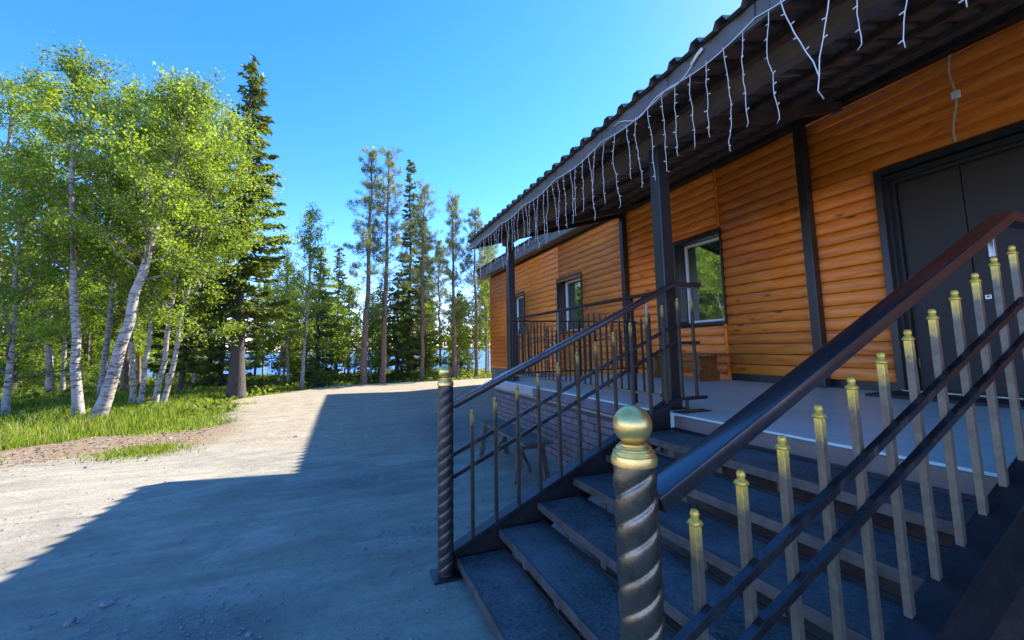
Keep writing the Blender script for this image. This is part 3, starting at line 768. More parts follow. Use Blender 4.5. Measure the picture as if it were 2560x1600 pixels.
def twisted_post(R, z0, z1, nlobe=3, pitch=0.19, seg=72):
    nz = int((z1-z0)/0.004); V = []
    ang = np.arange(seg)*2*np.pi/seg
    zz = np.linspace(z0, z1, nz+1)
    for z in zz:
        t = (ang*nlobe/(2*np.pi) - z*nlobe/pitch) % 1.0
        r = R*(0.90+0.10*np.power(np.clip(np.sin(np.pi*t**0.6), 0, 1), 0.8))
        e = min(1, (z-z0)/0.03, (z1-z)/0.03); r = r*e + R*0.97*(1-e)
        V.append(np.stack([r*np.cos(ang), r*np.sin(ang), np.full(seg, z)], -1))
    V = np.concatenate(V)
    i = np.arange(nz)[:, None]*seg; j = np.arange(seg)[None]; j2 = (j+1) % seg
    Q = np.stack([i+j, i+j2, i+seg+j2, i+seg+j], -1).reshape(-1, 4)
    return V, Q
def twisted_bar(p0, p1, w_, period):
    p0 = Vector(p0); p1 = Vector(p1); L = (p1-p0).length; n = int(L/0.02)
    mb = MB(); pts = [p0.lerp(p1, i/n) for i in range(n+1)]
    # square bar whose section turns a quarter and back at every crossing
    V = []; d = (p1-p0).normalized(); a = d.cross(Vector((0, 0, 1))).normalized(); b = a.cross(d)
    for i, p_ in enumerate(pts):
        s_ = i/n*L; u = (s_/period) % 1.0; ang = 0.16*max(0.0, math.cos(2*math.pi*u))**2
        ca, sa = math.cos(ang), math.sin(ang)
        for (x, y) in ((1,-0.8),(1,0.8),(0.8,1),(-0.8,1),(-1,0.8),(-1,-0.8),(-0.8,-1),(0.8,-1)):
            V.append(p_+(a*(x*ca-y*sa)+b*(x*sa+y*ca))*w_/2)
    F = []
    for i in range(n):
        for j in range(8): F.append((i*8+j, i*8+(j+1) % 8, i*8+8+(j+1) % 8, i*8+8+j))
    F.append(tuple(range(8))[::-1]); F.append(tuple(n*8+j for j in range(8)))
    return mb.add(V, F)
def handrail(pts, w_, h_):
    """rounded rectangular rail through pts, mitred, horizontal width w_ across Y"""
    prof = []; r = 0.005
    for (cx, cy, a0) in ((w_/2-r, h_/2-r, 0), (-w_/2+r, h_/2-r, 90), (-w_/2+r, -h_/2+r, 180), (w_/2-r, -h_/2+r, 270)):
        for k in range(4):
            t = RAD(a0+k*30); prof.append((cx+r*math.cos(t), cy+r*math.sin(t)))
    V = []; n = len(prof); P = [Vector(q) for q in pts]
    for i, p_ in enumerate(P):
        d0 = (P[i]-P[i-1]).normalized() if i > 0 else (P[1]-P[0]).normalized()
        d1 = (P[i+1]-P[i]).normalized() if i < len(P)-1 else d0
        d = (d0+d1).normalized(); hx = math.hypot(d.x, d.y)
        side = Vector((-d.y/hx, d.x/hx, 0)); up = d.cross(side); 
        if up.z < 0: up = -up
        c_ = max(0.3, d.dot(d0))
        for (a_, b_) in prof: V.append(p_+side*a_+up*b_/c_)
    F = []
    for i in range(len(P)-1):
        for j in range(n): F.append((i*n+j, i*n+(j+1) % n, (i+1)*n+(j+1) % n, (i+1)*n+j))
    F.append(tuple(range(n))[::-1]); F.append(tuple((len(P)-1)*n+j for j in range(n)))
    return MB().add(V, F)

def stair_rail(Yc, label, newel_x, newel_top, mat_newel, postk):
    T = thing('stair_railing', (newel_x, Yc, 0), label, 'railing', 'railings on either side of the stairs')
    Wb = WB[T.name]
    # newel
    V, Q = twisted_post(0.050, 0.012, newel_top)
    me = np_mesh('newel_post', V, Q, mat_newel, smooth=True)
    nw = bpy.data.objects.new('newel_post', me); C.objects.link(nw); nw.parent = T; WB[nw.name] = Wb
    col = MB().lathe([(0.047, -0.002), (0.0515, 0.000), (0.0525, 0.010), (0.050, 0.020), (0.046, 0.0225), (0.0475, 0.026), (0.046, 0.030), (0.040, 0.032), (0.041, 0.036), (0.038, 0.040), (0.032, 0.042), (0.032, 0.046)], (newel_x, Yc, newel_top), 40)
    col.build('collar', M['gold'], nw, autos=40)
    prof = [(0.0445*math.sin(RAD(a)), 0.046+0.041-0.0445*math.cos(RAD(a))) for a in range(20, 180, 8)]+[(0.0015, 0.046+0.041+0.0445)]
    MB().lathe(prof, (newel_x, Yc, newel_top), 40).build('ball_finial', M['gold'], nw, smooth=True)
    MB().cbox((newel_x-0.085, Yc-0.085, 0.002), (newel_x+0.085, Yc+0.085, 0.012), 0.002).build('base_plate', M['stringer'], nw)
    # handrail
    xa = newel_x+0.045
    top = lambda x: 1.020+(x-0.669)*0.4630
    hr = handrail([(xa, Yc, top(xa)), (2.515, Yc, top(2.515)), (2.79, Yc, top(2.515)+0.004)], 0.072, 0.040)
    hr.build('handrail', M['handrail'], T, autos=35)
    # bottom bar, mid bars
    oy = -0.0235 if Yc < 1 else 0.0235
    def bar(off0, w_, nm):
        mb = twisted_bar((xa-0.02, Yc+oy, zb(xa-0.02)+off0), (2.52, Yc+oy, zb(2.52)+off0), w_, SP/math.cos(math.atan(MS)))
        mb.add(*_flat(2.505, 2.79, Yc+oy, zb(2.52)+off0, w_)); return mb.build(nm, M['bar'], T)
    def _flat(x0, x1, yc, z, w_):
        b = MB().box((x0+0.012, yc-w_/2+0.0005, z-w_/2), (x1, yc+w_/2-0.0005, z+w_/2)); return b.V, b.F
    bar(0.562, 0.024, 'mid_bar'); bar(0.425, 0.024, 'mid_bar')
    bb = MB().tube([(xa, Yc, zb(xa)-0.014), (2.50, Yc, zb(2.50)-0.014), (2.80, Yc, zb(2.50)-0.012)], 1, sq=(0.045, 0.026)); bb.build('bottom_bar', M['bar'], T)
    for k in range(11):
        x = RX0+k*SP; b_ = baluster(T, x, Yc, zb(x))
        wl = MB().box((x-0.02, Yc-0.022, zb(x)-0.004), (x+0.02, Yc+0.022, zb(x)+0.004))
        if k == postk:
            MB().cbox((x-0.009, Yc-0.009, zb(x)+LEN), (x+0.009, Yc+0.009, top(x)-0.018), 0.001).build('rail_support', M['steel'], T)
    for x in (2.56, 2.71): baluster(T, x, Yc, zb(2.50), (1.768-zb(2.50))/LEN)
    # support plate leaves welded to the deck
    MB().box((2.50, Yc-0.05, PZ+0.001), (2.80, Yc+0.05, PZ+0.009)).build('foot_plate', M['stringer'], T)
    MB().tube([(2.60, Yc, PZ+0.008), (2.60, Yc, zb(2.50)-0.02)], 0.012, 8).build('foot_post', M['bar'], T)
    return T
stair_rail(2.755, 'farther sloping stair railing with gold-tipped balusters and a dark rope-twist newel with gold ball', 0.625, 1.150, M['newel_dark'], 9)
stair_rail(0.846, 'nearest sloping stair railing with wide black handrail and bronze rope-twist newel with gold ball', 0.632, 1.112, M['newel'], 10)

# porch guard railing along the front edge
RPX = 2.60
g = thing('porch_railing', (RPX, 4.8, PZ), 'dark porch guard railing with pointed pickets along the front edge between two posts', 'railing', 'guard railings round the porch')
z_top, z_bot = 1.862, 0.955
MB().cbox((RPX-0.025, 3.05, z_top-0.03), (RPX+0.025, 6.655, z_top), 0.003).build('top_rail', M['bar'], g)
MB().cbox((RPX-0.014, 3.05, z_bot-0.02), (RPX+0.014, 6.655, z_bot+0.004), 0.002).build('bottom_rail', M['bronze'], g)
for yp in (6.52, 4.93, 3.42):
    if yp == 4.93:
        V, Q = twisted_post(0.024, 0.0, z_top-0.031-PZ, 2, 0.09, 20)
        me = np_mesh('rail_post', V, Q, M['newel_dark'], smooth=True)
        ob = bpy.data.objects.new('rail_post', me); C.objects.link(ob); ob.parent = g; ob.location = (0, yp-4.8, 0)
    else: MB().cbox((RPX-0.02, yp-0.02, PZ), (RPX+0.02, yp+0.02, z_top-0.031), 0.002).build('rail_post', M['bar'], g)
def picket_mesh(h, mat):
    w2 = 0.008
    mb = MB().cbox((-w2, -w2, 0), (w2, w2, h-0.05), 0.001)
    mb.lathe([(0.012, h-0.05), (0.011, h-0.035), (0.005, h-0.01), (0.001, h)], (0, 0, 0), 6)
    return mesh_from('picket', mb.V, mb.F, mat)
pk = {}
def picket(parent, x, y, h, mat=M['bar']):
    h = round(h*50)/50
    if h not in pk: pk[h] = picket_mesh(h, mat)
    ob = bpy.data.objects.new('picket', pk[h]); C.objects.link(ob); ob.parent = parent; ob.location = Vector((x, y, z_bot-0.01))-WB[parent.name]
yy = 3.16
while yy < 6.62:
    if min(abs(yy-4.93), abs(yy-3.42), abs(yy-6.52)) > 0.05:
        ph = (yy-3.42)/1.55 % 1.0
        picket(g, RPX, yy, 0.66+0.16*math.sin(math.pi*ph))
    yy += 0.115
for (ya, yb) in ((3.44, 4.90), (4.96, 6.50)):
    for (h0, amp) in ((1.36, 0.16), ):
        pts = [(RPX+0.02, ya+(yb-ya)*t/16, h0+amp*math.sin(math.pi*t/16)) for t in range(17)]
        MB().tube(pts, 0.007, 6).build('arc_bar', M['bronze'], g, smooth=True)
g2 = thing('porch_railing', (4.0, 6.95, PZ), 'dark guard railing with pointed pickets closing the far end of the porch', 'railing', 'guard railings round the porch')
MB().cbox((2.72, 6.93, z_top-0.025), (5.40, 6.97, z_top), 0.003).build('top_rail', M['bar'], g2)
MB().cbox((2.72, 6.936, z_bot-0.02), (5.40, 6.964, z_bot+0.004), 0.002).build('bottom_rail', M['bar'], g2)
for xp in (2.84, 4.1, 5.35): MB().cbox((xp-0.02, 6.93, PZ), (xp+0.02, 6.97, z_top-0.026), 0.002).build('rail_post', M['bar'], g2)
xx = 2.96
while xx < 5.3:
    if min(abs(xx-4.1), abs(xx-2.84)) > 0.05:
        ph = (xx-2.84)/1.26 % 1.0; picket(g2, xx, 6.95, 0.66+0.16*math.sin(math.pi*ph))
    xx += 0.115
for (xa, xb) in ((2.86, 4.08), (4.12, 5.33)):
    MB().tube([(xa+(xb-xa)*t/16, 6.93, 1.36+0.16*math.sin(math.pi*t/16)) for t in range(17)], 0.007, 6).build('arc_bar', M['bar'], g2, smooth=True)

# ------------------------------------------------------------------ light string
ls = thing('icicle_light_string', (EX-0.03, 3.0, EZ), 'white icicle light string hung along the canopy edge', 'string lights')
rnd = random.Random(11)
# main cable sagging between ties
ties = [CY0+0.2, -0.9, 0.1, 0.9, 1.55, 2.25, 3.1, 4.0, 4.9, 5.8, 6.7, CY1-0.05]
pts = []
for a, b in zip(ties[:-1], ties[1:]):
    for k in range(8):
        t = k/8; pts.append((EX-0.022, a+(b-a)*t, EZ+0.028-0.045*math.sin(math.pi*t)))
pts.append((EX-0.022, ties[-1], EZ+0.03))
MB().tube(pts, 0.0034, 6).build('main_cable', M['cord'], ls, smooth=True)
pts2 = [(EX-0.028, 2.0+0.9*t/12, EZ+0.055-0.06*math.sin(math.pi*t/12)-0.03*math.sin(t)) for t in range(13)]
MB().tube(pts2, 0.0034, 6).build('spare_cable', M['cord'], ls, smooth=True)
MB().tube([(EX-0.03, 2.02, EZ+0.05), (EX-0.03, 1.96, EZ+0.085), (EX-0.03, 1.92, EZ+0.10)], 0.011, 8).build('connector', M['cord'], ls, smooth=True)
for yt in ties[1:-1]:
    MB().tube([(EX-0.016, yt, EZ+0.13), (EX-0.018, yt+0.004, EZ+0.05), (EX-0.024, yt, EZ+0.02)], 0.0022, 5).build('cable_tie', M['black'], ls)
def strand(L, seed):
    r = random.Random(seed); n = max(8, int(L/0.035)); pts = []; x = y = 0.0; dx = dy = 0
    for i in range(n+1):
        pts.append((x, y, -L*i/n)); dx = dx*0.6+r.uniform(-0.006, 0.006); dy = dy*0.6+r.uniform(-0.006, 0.006); x += dx; y += dy; x *= 0.9; y *= 0.93
    if r.random() < 0.55:
        pts.append((pts[-1][0]+0.004, pts[-1][1]+r.choice((-1, 1))*0.022, -L-0.015))
    sm = MB().tube(pts, 0.0022, 5)
    bb = MB(); k = 2
    while k < n:
        p_ = pts[k]; s_ = r.choice((-1, 1)); d = Vector((r.uniform(-.4, .4), s_, r.uniform(-0.3, 0.6))).normalized()*0.02
        bb.tube([p_, Vector(p_)+d], [0.003, 0.0034], 5); k += r.choice((2, 3, 3))
    return mesh_from('light_strand', sm.V, sm.F, M['cord'], True), mesh_from('bulbs', bb.V, bb.F, M['cord'], True)
strands = [strand(L, 30+i) for i, L in enumerate((0.50, 0.56, 0.60, 0.53, 0.58, 0.64, 0.48, 0.67))]
y = -1.2; i = 0
order = [0, 3, 1, 4, 2, 6, 5, 1, 7, 3]
while y < CY1-0.06:
    if 1.06 < y < 1.46: y = 1.47
    a, b = strands[order[i % 10]]
    ob = bpy.data.objects.new('light_strand', a); C.objects.link(ob); ob.parent = ls
    ob.location = Vector((EX-0.024, y, EZ+0.005))-WB[ls.name]; ob.rotation_euler = (rnd.uniform(-.02, .02), rnd.uniform(-.03, .03), rnd.choice((0, math.pi))+rnd.uniform(-.4, .4))
    ob2 = bpy.data.objects.new('bulbs', b); C.objects.link(ob2); ob2.parent = ob; ob2['kind'] = 'stuff'
    y += (0.145 if y < 3 else 0.125)+rnd.uniform(-0.02, 0.02); i += 1
for (ya, yb) in ((1.40, 1.27), (1.14, 1.24)):
    pts = [(EX-0.024, ya+(yb-ya)*(t/10)**1.3, EZ+0.01-0.44*t/10+0.004*math.sin(t*2.1)) for t in range(11)]+[(EX-0.024, 1.25, EZ-0.52), (EX-0.024, 1.262, EZ-0.585), (EX-0.024, 1.24, EZ-0.64)]
    st_ = MB().tube(pts, 0.003, 5).build('light_strand', M['cord'], ls, smooth=True)
    mb = MB()
    for k in (2, 4, 6, 8): mb.tube([pts[k], (pts[k][0], pts[k][1]+(0.02 if k % 4 else -0.02), pts[k][2]+0.006)], [0.003, 0.0036], 5)
    mb.build('bulbs', M['cord'], st_, smooth=True)['kind'] = 'stuff'
# power cable with a box above the door
pc = thing('power_cable', (WX-0.03, 2.02, 3.3), 'beige cable with small white box running up the wall above the door', 'cable')
pts = [(WX-0.034, 2.02+0.02*math.sin(t*0.9)+0.004*t, 4.18-0.09*t) for t in range(11)]
MB().tube(pts, 1, sq=(0.014, 0.022)).build('cable', M['beige'], pc, smooth=True)
MB().cbox((WX-0.06, 1.985, 3.70), (WX-0.028, 2.05, 3.775), 0.005).build('clip_box', M['cord'], pc)

# ------------------------------------------------------------------ small things
mat_ = thing('door_mat', (5.15, 1.9, PZ), 'black rubber door mat lying on the porch before the dark door', 'door mat')
mb = MB().cbox((4.90, 0.95, PZ+0.002), (5.42, 2.70, PZ+0.020), 0.004); mb.build('mat_pad', M['rubber'], mat_)
mb = MB()
for (a, b) in (((4.86, 0.91, PZ+0.002), (4.899, 2.74, PZ+0.028)), ((4.90, 2.701, PZ+0.002), (5.42, 2.74, PZ+0.028))): mb.box(a, b)
mb.build('mat_rim', M['rubber'], mat_)

bn = thing('wooden_bench', (5.05, 5.4, PZ), 'low varnished brown wooden bench under the nearest window on the porch', 'bench')
for k in range(3): MB().cbox((4.84+k*0.15, 4.62, 1.21), (4.84+k*0.15+0.143, 6.2, 1.25), 0.006).build('seat_board', M['benchwood'], bn)
for yc in (4.93, 5.88):
    MB().prism([(4.87, PZ+0.002), (5.25, PZ+0.002), (5.27, PZ+0.1), (5.21, PZ+0.2), (5.24, 1.208), (4.88, 1.208), (4.91, PZ+0.2), (4.85, PZ+0.1)], 'y', yc-0.05, yc+0.05).build('leg', M['benchwood'], bn)
MB().cbox((5.03, 4.985, 1.0), (5.08, 5.825, 1.12), 0.004).build('stretcher', M['benchwood'], bn)

tb = thing('outdoor_bench', (1.95, 4.9, 0), 'weathered brown wooden bench on the ground beside the brick skirting', 'bench')
for k in range(2): MB().cbox((1.72+k*0.165, 4.05, 0.395), (1.72+k*0.165+0.157, 5.62, 0.425), 0.004).build('seat_board', M['oldwood'], tb)
for yc in (4.25, 5.45):
    for (xa, xb) in ((1.76, 1.70), (1.99, 2.05)):
        MB().tube([(xa, yc, 0.392), (xb, yc, 0.0)], 1, sq=(0.045, 0.06)).build('leg', M['oldwood'], tb)
    MB().box((1.745, yc-0.055, 0.335), (2.02, yc-0.032, 0.393)).build('cross_rail', M['oldwood'], tb)
MB().tube([(1.88, 4.30, 0.08), (1.88, 4.75, 0.39)], 1, sq=(0.035, 0.045)).build('brace', M['oldwood'], tb)
MB().tube([(1.88, 5.40, 0.08), (1.88, 4.95, 0.39)], 1, sq=(0.035, 0.045)).build('brace', M['oldwood'], tb)

# stones on the yard
def stone_mesh(seed, r):
    rs = np.random.RandomState(seed); mb = MB(); V = []; n = 9; m_ = 5
    for i in range(m_+1):
        th = math.pi*i/m_
        for j in range(n):
            ph = 2*math.pi*j/n; k = 1+0.28*rs.randn() if 0 < i < m_ else 1; k = max(0.55, min(1.4, k))
            V.append((r*k*1.25*math.sin(th)*math.cos(ph), r*k*math.sin(th)*math.sin(ph), r*0.65*math.cos(th)))
    F = [(i*n+j, (i+1)*n+j, (i+1)*n+(j+1) % n, i*n+(j+1) % n) for i in range(m_) for j in range(n)]
    return mesh_from('stone', V, F, M['stone'], False)
sts = [stone_mesh(k, 1.0) for k in range(4)]
sl = [(-1.18, 3.20, .026, 'larger dark stone on the shaded yard at the lower left of the picture'),
      (-1.27, 3.07, .024, 'dark stone just below the larger one on the shaded yard at lower left'),
      (0.32, 2.93, .018, 'dark angular stone on the yard nearest the far newel base'),
      (0.18, 3.32, .014, 'small stone on the yard a step behind the stone near the newel'),
      (-0.39, 2.59, .016, 'flat pale stone at the bottom edge of the picture on the yard'),
      (-0.66, 7.96, .028, 'single dark stone on the sunlit sand beside the roof shadow'),
      (-2.9, 7.04, .026, 'brown stone on the seam between needle litter and grey hardstanding')]
for i, (x, y, r, lab) in enumerate(sl):
    ob = bpy.data.objects.new('stone', sts[i % 4]); C.objects.link(ob); ob.scale = (r, r, r); ob.rotation_euler = (0, 0, i*1.3)
    ob.location = (x, y, float(ground_z(x, y))+r*0.3); tag(ob, lab, 'stone', 'loose stones on the yard')
rs = np.random.RandomState(8)
# fine gravel patches
P = []
def scat(n, cx, cy, sx, sy): 
    P.append(np.stack([rs.randn(n)*sx+cx, rs.randn(n)*sy+cy], -1))
scat(420, 0.2, 5.0, 0.38, 0.17); scat(260, -0.75, 2.75, 0.33, 0.2); scat(900, 1.7, 6.8, 0.45, 1.1); scat(260, 0.6, 3.4, 0.35, 0.3); scat(500, -0.5, 8.5, 2.2, 3.0); scat(120, 0.35, 2.2, 0.15, 0.3); P.append(np.stack([rs.uniform(-4, 2.2, 3500), rs.uniform(1.5, 14, 3500)], -1)); scat(500, -1.0, 2.6, 0.5, 0.25); scat(500, 0.9, 7.5, 0.9, 1.5)
P = np.concatenate(P); P = P[(P[:, 0] < 2.3)]
n = len(P); r = 0.004+0.010*rs.rand(n)**3
Zg = ground_z(P[:, 0], P[:, 1]); c = np.stack([P[:, 0], P[:, 1], Zg+r*0.4], -1)
base = np.array([(1,0,0),(0.3,0.9,0),(-0.9,0.35,0),(-0.5,-0.8,0),(0.6,-0.7,0),(0,0,0.8)])
a = rs.rand(n)*6.28; ca, sa = np.cos(a), np.sin(a)
bx = base[None, :, 0]*ca[:, None]-base[None, :, 1]*sa[:, None]; by = base[None, :, 0]*sa[:, None]+base[None, :, 1]*ca[:, None]
V = c[:, None]+np.stack([bx, by, np.tile(base[:, 2], (n, 1))], -1)*r[:, None, None]
T = np.array([(0,1,5),(1,2,5),(2,3,5),(3,4,5),(4,0,5)])
me = np_mesh('gravel', V.reshape(-1, 3), None, M['stone'], tris=(T[None]+np.arange(n)[:, None, None]*6).reshape(-1, 3))
o = bpy.data.objects.new('gravel', me); C.objects.link(o); tag(o, 'loose grey gravel scattered over the yard', None, kind='stuff')

# ------------------------------------------------------------------ vegetation
def cards(c, size, asp, rs, up=None, tint=None, dirs=None, flat=0.0):
    """rhombus leaves: c (n,3) centres; size (n,) half lengths"""
    n = len(c)
    d = rs.randn(n, 3) if dirs is None else dirs+0.35*rs.randn(n, 3)
    d /= np.linalg.norm(d, axis=1, keepdims=True)
    e = rs.randn(n, 3)
    if flat: e[:, 2] *= (1-flat)
    e -= d*(e*d).sum(1, keepdims=True); e /= np.linalg.norm(e, axis=1, keepdims=True)+1e-9
    s_ = size[:, None]
    V = np.stack([c-d*s_, c+e*s_*asp-d*s_*0.15, c+d*s_, c-e*s_*asp-d*s_*0.15], 1)
    Q = np.arange(4*n).reshape(n, 4)
    return V.reshape(-1, 3), Q, np.repeat(tint, 4) if tint is not None else np.repeat(rs.rand(n), 4)

def bend_line(p0, d, L, n, rs, wob=0.12, grav=0.0):
    pts = [np.array(p0, float)]; d = np.array(d, float); d /= np.linalg.norm(d)
    for i in range(n):
        d = d+rs.randn(3)*wob; d[2] += grav; d /= np.linalg.norm(d); pts.append(pts[-1]+d*L/n)
    return np.array(pts)

def birch(seed, H, lean=(0, 0), crown=1.5, nleaf=9000, cbase=0.25, r0=0.11, leaf=0.031, wob=0.05, fork=None, droop=0.0, nb=30):
    rs = np.random.RandomState(seed)
    n = 14; t = np.linspace(0, 1, n+1); nleaf = int(nleaf*1.55); r0 = r0*0.82
    tr = np.stack([lean[0]*t**0.8+0.12*np.cumsum(rs.randn(n+1))*wob*2, lean[1]*t**0.8+0.12*np.cumsum(rs.randn(n+1))*wob*2, H*t*0.97], -1); tr[0] = (0, 0, -0.1)
    trunk = [(tr, r0*(1-t)**0.8+0.012+0.35*r0*np.exp(-t*25))]
    limbs = []; C_ = []; Tn = []; W = []
    for k in range(nb):
        u = cbase+(0.97-cbase)*((k+rs.rand())/nb)
        p = np.array([np.interp(u, t, tr[:, j]) for j in range(3)])
        az = k*2.4+rs.rand()*0.8; prof = math.sin(math.pi*min(1, max(0.0, (u-cbase)/(1-cbase)*0.8+0.22)))**0.75
        L = crown*(0.35+0.85*prof)*(0.8+0.4*rs.rand()); el = 0.35+0.8*u+0.2*rs.randn()
        b = bend_line(p, (math.cos(az)*math.cos(el), math.sin(az)*math.cos(el), math.sin(el)), L, 7, rs, 0.13, 0.02-droop)
        rb = (r0*(1-u)*0.42+0.008)*np.linspace(1, 0.25, 8); limbs.append((b, rb)); tint0 = rs.rand()
        for q in range(6):
            s_ = 0.3+0.7*(q+rs.rand())/6; p2 = np.array([np.interp(s_, np.linspace(0, 1, 8), b[:, j]) for j in range(3)])
            dd = rs.randn(3); dd[2] = dd[2]*0.5+0.15-droop*2; tw = bend_line(p2, dd, L*0.38*(0.6+0.7*rs.rand()), 4, rs, 0.2, -0.05)
            limbs.append((tw, np.linspace(0.006, 0.003, 5)))
            C_.append(tw[1:]); Tn.append(np.full(4, tint0)); W.append(np.full(4, L))
    C_ = np.concatenate(C_); Tn = np.concatenate(Tn); W = np.concatenate(W)
    idx = rs.choice(len(C_), nleaf, p=W/W.sum())
    c = C_[idx]+rs.randn(nleaf, 3)*np.array([0.085, 0.085, 0.085])*(0.6+0.25*crown)
    tint = np.clip(0.10+0.62*Tn[idx]+0.36*rs.rand(nleaf), 0, 1)
    Vl, Ql, Tl = cards(c, leaf*(0.7+0.6*rs.rand(nleaf)), 0.72, rs, tint=tint)
    tV, tQ = tubes_np(trunk, 10); lV, lQ = tubes_np(limbs, 4)
    return (np_mesh('trunk', tV, tQ, M['birch_bark'], smooth=True), np_mesh('branches', lV, lQ, M['twig']), np_mesh('crown', Vl, Ql, M['birch_leaf'], {'tint': Tl}))

def spruce(seed, H, rb=1.6, cbase=0.12, ncard=16000, r0=0.12, card=0.12, dens=1.0):
    rs = np.random.RandomState(seed); t = np.linspace(0, 1, 12)
    tr = np.stack([0.03*rs.randn(12), 0.03*rs.randn(12), H*t], -1); tr[0] = (0, 0, -0.1)
    trunk = [(tr, r0*(1-t)+0.012+0.35*r0*np.exp(-t*22))]
    limbs = []; C_ = []; D_ = []; U = []; z = cbase*H; base_t = []
    while z < H*0.985:
        u = (z/H-cbase)/(1-cbase); nbr = rs.randint(5, 8)
        for k in range(nbr):
            az = rs.rand()*6.28; L = rb*((1-u)**0.75)*(0.5+0.6*rs.rand())+0.12; s_ = np.linspace(0, 1, 7)
            dz = -0.28*L*s_+0.25*L*s_**2.2+rs.randn()*0.03*L
            if u > 0.8: dz = dz+0.5*L*s_
            b = np.stack([math.cos(az)*L*s_, math.sin(az)*L*s_, z+rs.rand()*0.34-0.1+dz], -1); limbs.append((b, np.linspace(0.016, 0.004, 7)*(1.3-u)))
            n_ = max(4, int(L*L*26*dens+L*14)); ss_ = rs.rand(n_)**0.65
            p = np.stack([np.interp(ss_, s_, b[:, j]) for j in range(3)], -1)
            side = np.array([-math.sin(az), math.cos(az), 0]); wdt = 0.32*L*(1-ss_)+0.05
            sd_ = (rs.rand(n_)*2-1)*wdt; p = p+side*sd_[:, None]; p[:, 2] -= np.abs(sd_)*0.25+0.06*rs.rand(n_)
            dd = np.array([math.cos(az), math.sin(az), -0.25])[None]+side[None]*np.sign(sd_)[:, None]*0.6+rs.randn(n_, 3)*0.35
            C_.append(p); D_.append(dd); U.append(np.full(n_, 0.15+0.7*rs.rand())*(0.4+0.6*ss_))  # tint rises toward branch tips, sunlit look put into the needle colour
        z += 0.17+0.10*(1-u)+0.08*rs.rand()
    c = np.concatenate(C_); d = np.concatenate(D_); u_ = np.concatenate(U); n = len(c)
    if n > ncard: 
        k = rs.choice(n, ncard, replace=False); c, d, u_ = c[k], d[k], u_[k]; n = ncard
    d[:, 2] -= 0.4*rs.rand(n)
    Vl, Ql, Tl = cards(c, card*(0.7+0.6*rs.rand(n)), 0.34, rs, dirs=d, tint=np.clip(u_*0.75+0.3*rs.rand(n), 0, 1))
    tV, tQ = tubes_np(trunk, 9); lV, lQ = tubes_np(limbs, 4)
    return (np_mesh('trunk', tV, tQ, M['spruce_bark'], smooth=True), np_mesh('branches', lV, lQ, M['spruce_bark']), np_mesh('crown', Vl, Ql, M['spruce_leaf'], {'tint': Tl}))

def pine(seed, H, rb=0.95, cbase=0.42, ntuft=520, r0=0.10, per=20, nd=0.058):
    rs = np.random.RandomState(seed); t = np.linspace(0, 1, 14)
    tr = np.stack([0.10*np.cumsum(rs.randn(14))*0.3, 0.10*np.cumsum(rs.randn(14))*0.3, H*t], -1); tr[0] = (0, 0, -0.1)
    trunk = [(tr, r0*(1-t)**0.8+0.012+0.25*r0*np.exp(-t*25))]
    limbs = []; tips = []
    nb = 62
    for k in range(nb):
        u = cbase-0.16+(1.14-cbase)*((k+rs.rand())/nb); u = min(u, 0.985); p = np.array([np.interp(u, t, tr[:, j]) for j in range(3)])
        az = k*2.4+rs.rand(); v = (u-cbase)/(1-cbase)
        L = 0.85*rb*(0.30+0.9*(max(0.0, 1-max(v, 0)))**0.6)*(0.7+0.5*rs.rand()); el = 0.1+0.9*max(v, 0)+0.15*rs.randn()
        if v < 0: L *= 0.6
        b = bend_line(p, (math.cos(az)*math.cos(el), math.sin(az)*math.cos(el), math.sin(el)), L, 6, rs, 0.15, 0.05); limbs.append((b, np.linspace(0.018, 0.004, 7)*(1.2-u*0.7)))
        if v < 0.12 and rs.rand() < 0.6: continue
        m_ = 3+int(L*6)
        for q in range(m_):
            s_ = 0.25+0.75*rs.rand(); p2 = np.array([np.interp(s_, np.linspace(0, 1, 7), b[:, j]) for j in range(3)])
            dd = rs.randn(3); dd[2] = abs(dd[2])*0.7+0.2; dd += 0.8*(b[-1]-b[0])/max(L, 0.1)
            tw = bend_line(p2, dd, 0.18+0.22*L*rs.rand(), 3, rs, 0.15, 0.05); limbs.append((tw, np.linspace(0.005, 0.003, 4))); tips += [(tw[-1], tw[-1]-tw[-2], u), (tw[2], tw[-1]-tw[1], u)]
    tips.append((tr[-1], np.array([0, 0, 1.0]), 1.0))
    c = []; d = []; ti = []
    for (p, dd, u) in tips:
        dd = dd/(np.linalg.norm(dd)+1e-9); r_ = rs.randn(per, 3)*0.75+dd; r_ /= np.linalg.norm(r_, axis=1, keepdims=True)
        c.append(p+r_*nd*0.9+rs.randn(per, 3)*0.045); d.append(r_*3); ti.append(np.full(per, 0.2+0.6*rs.rand()))
    c = np.concatenate(c); d = np.concatenate(d); ti = np.concatenate(ti); n = len(c)
    Vl, Ql, Tl = cards(c, nd*(0.7+0.6*rs.rand(n)), 0.17, rs, dirs=d, tint=np.clip(ti+0.25*rs.randn(n), 0, 1))
    tV, tQ = tubes_np(trunk, 9); lV, lQ = tubes_np(limbs, 4)
    return (np_mesh('trunk', tV, tQ, M['pine_bark'], smooth=True), np_mesh('branches', lV, lQ, M['pine_bark']), np_mesh('crown', Vl, Ql, M['pine_leaf'], {'tint': Tl}))

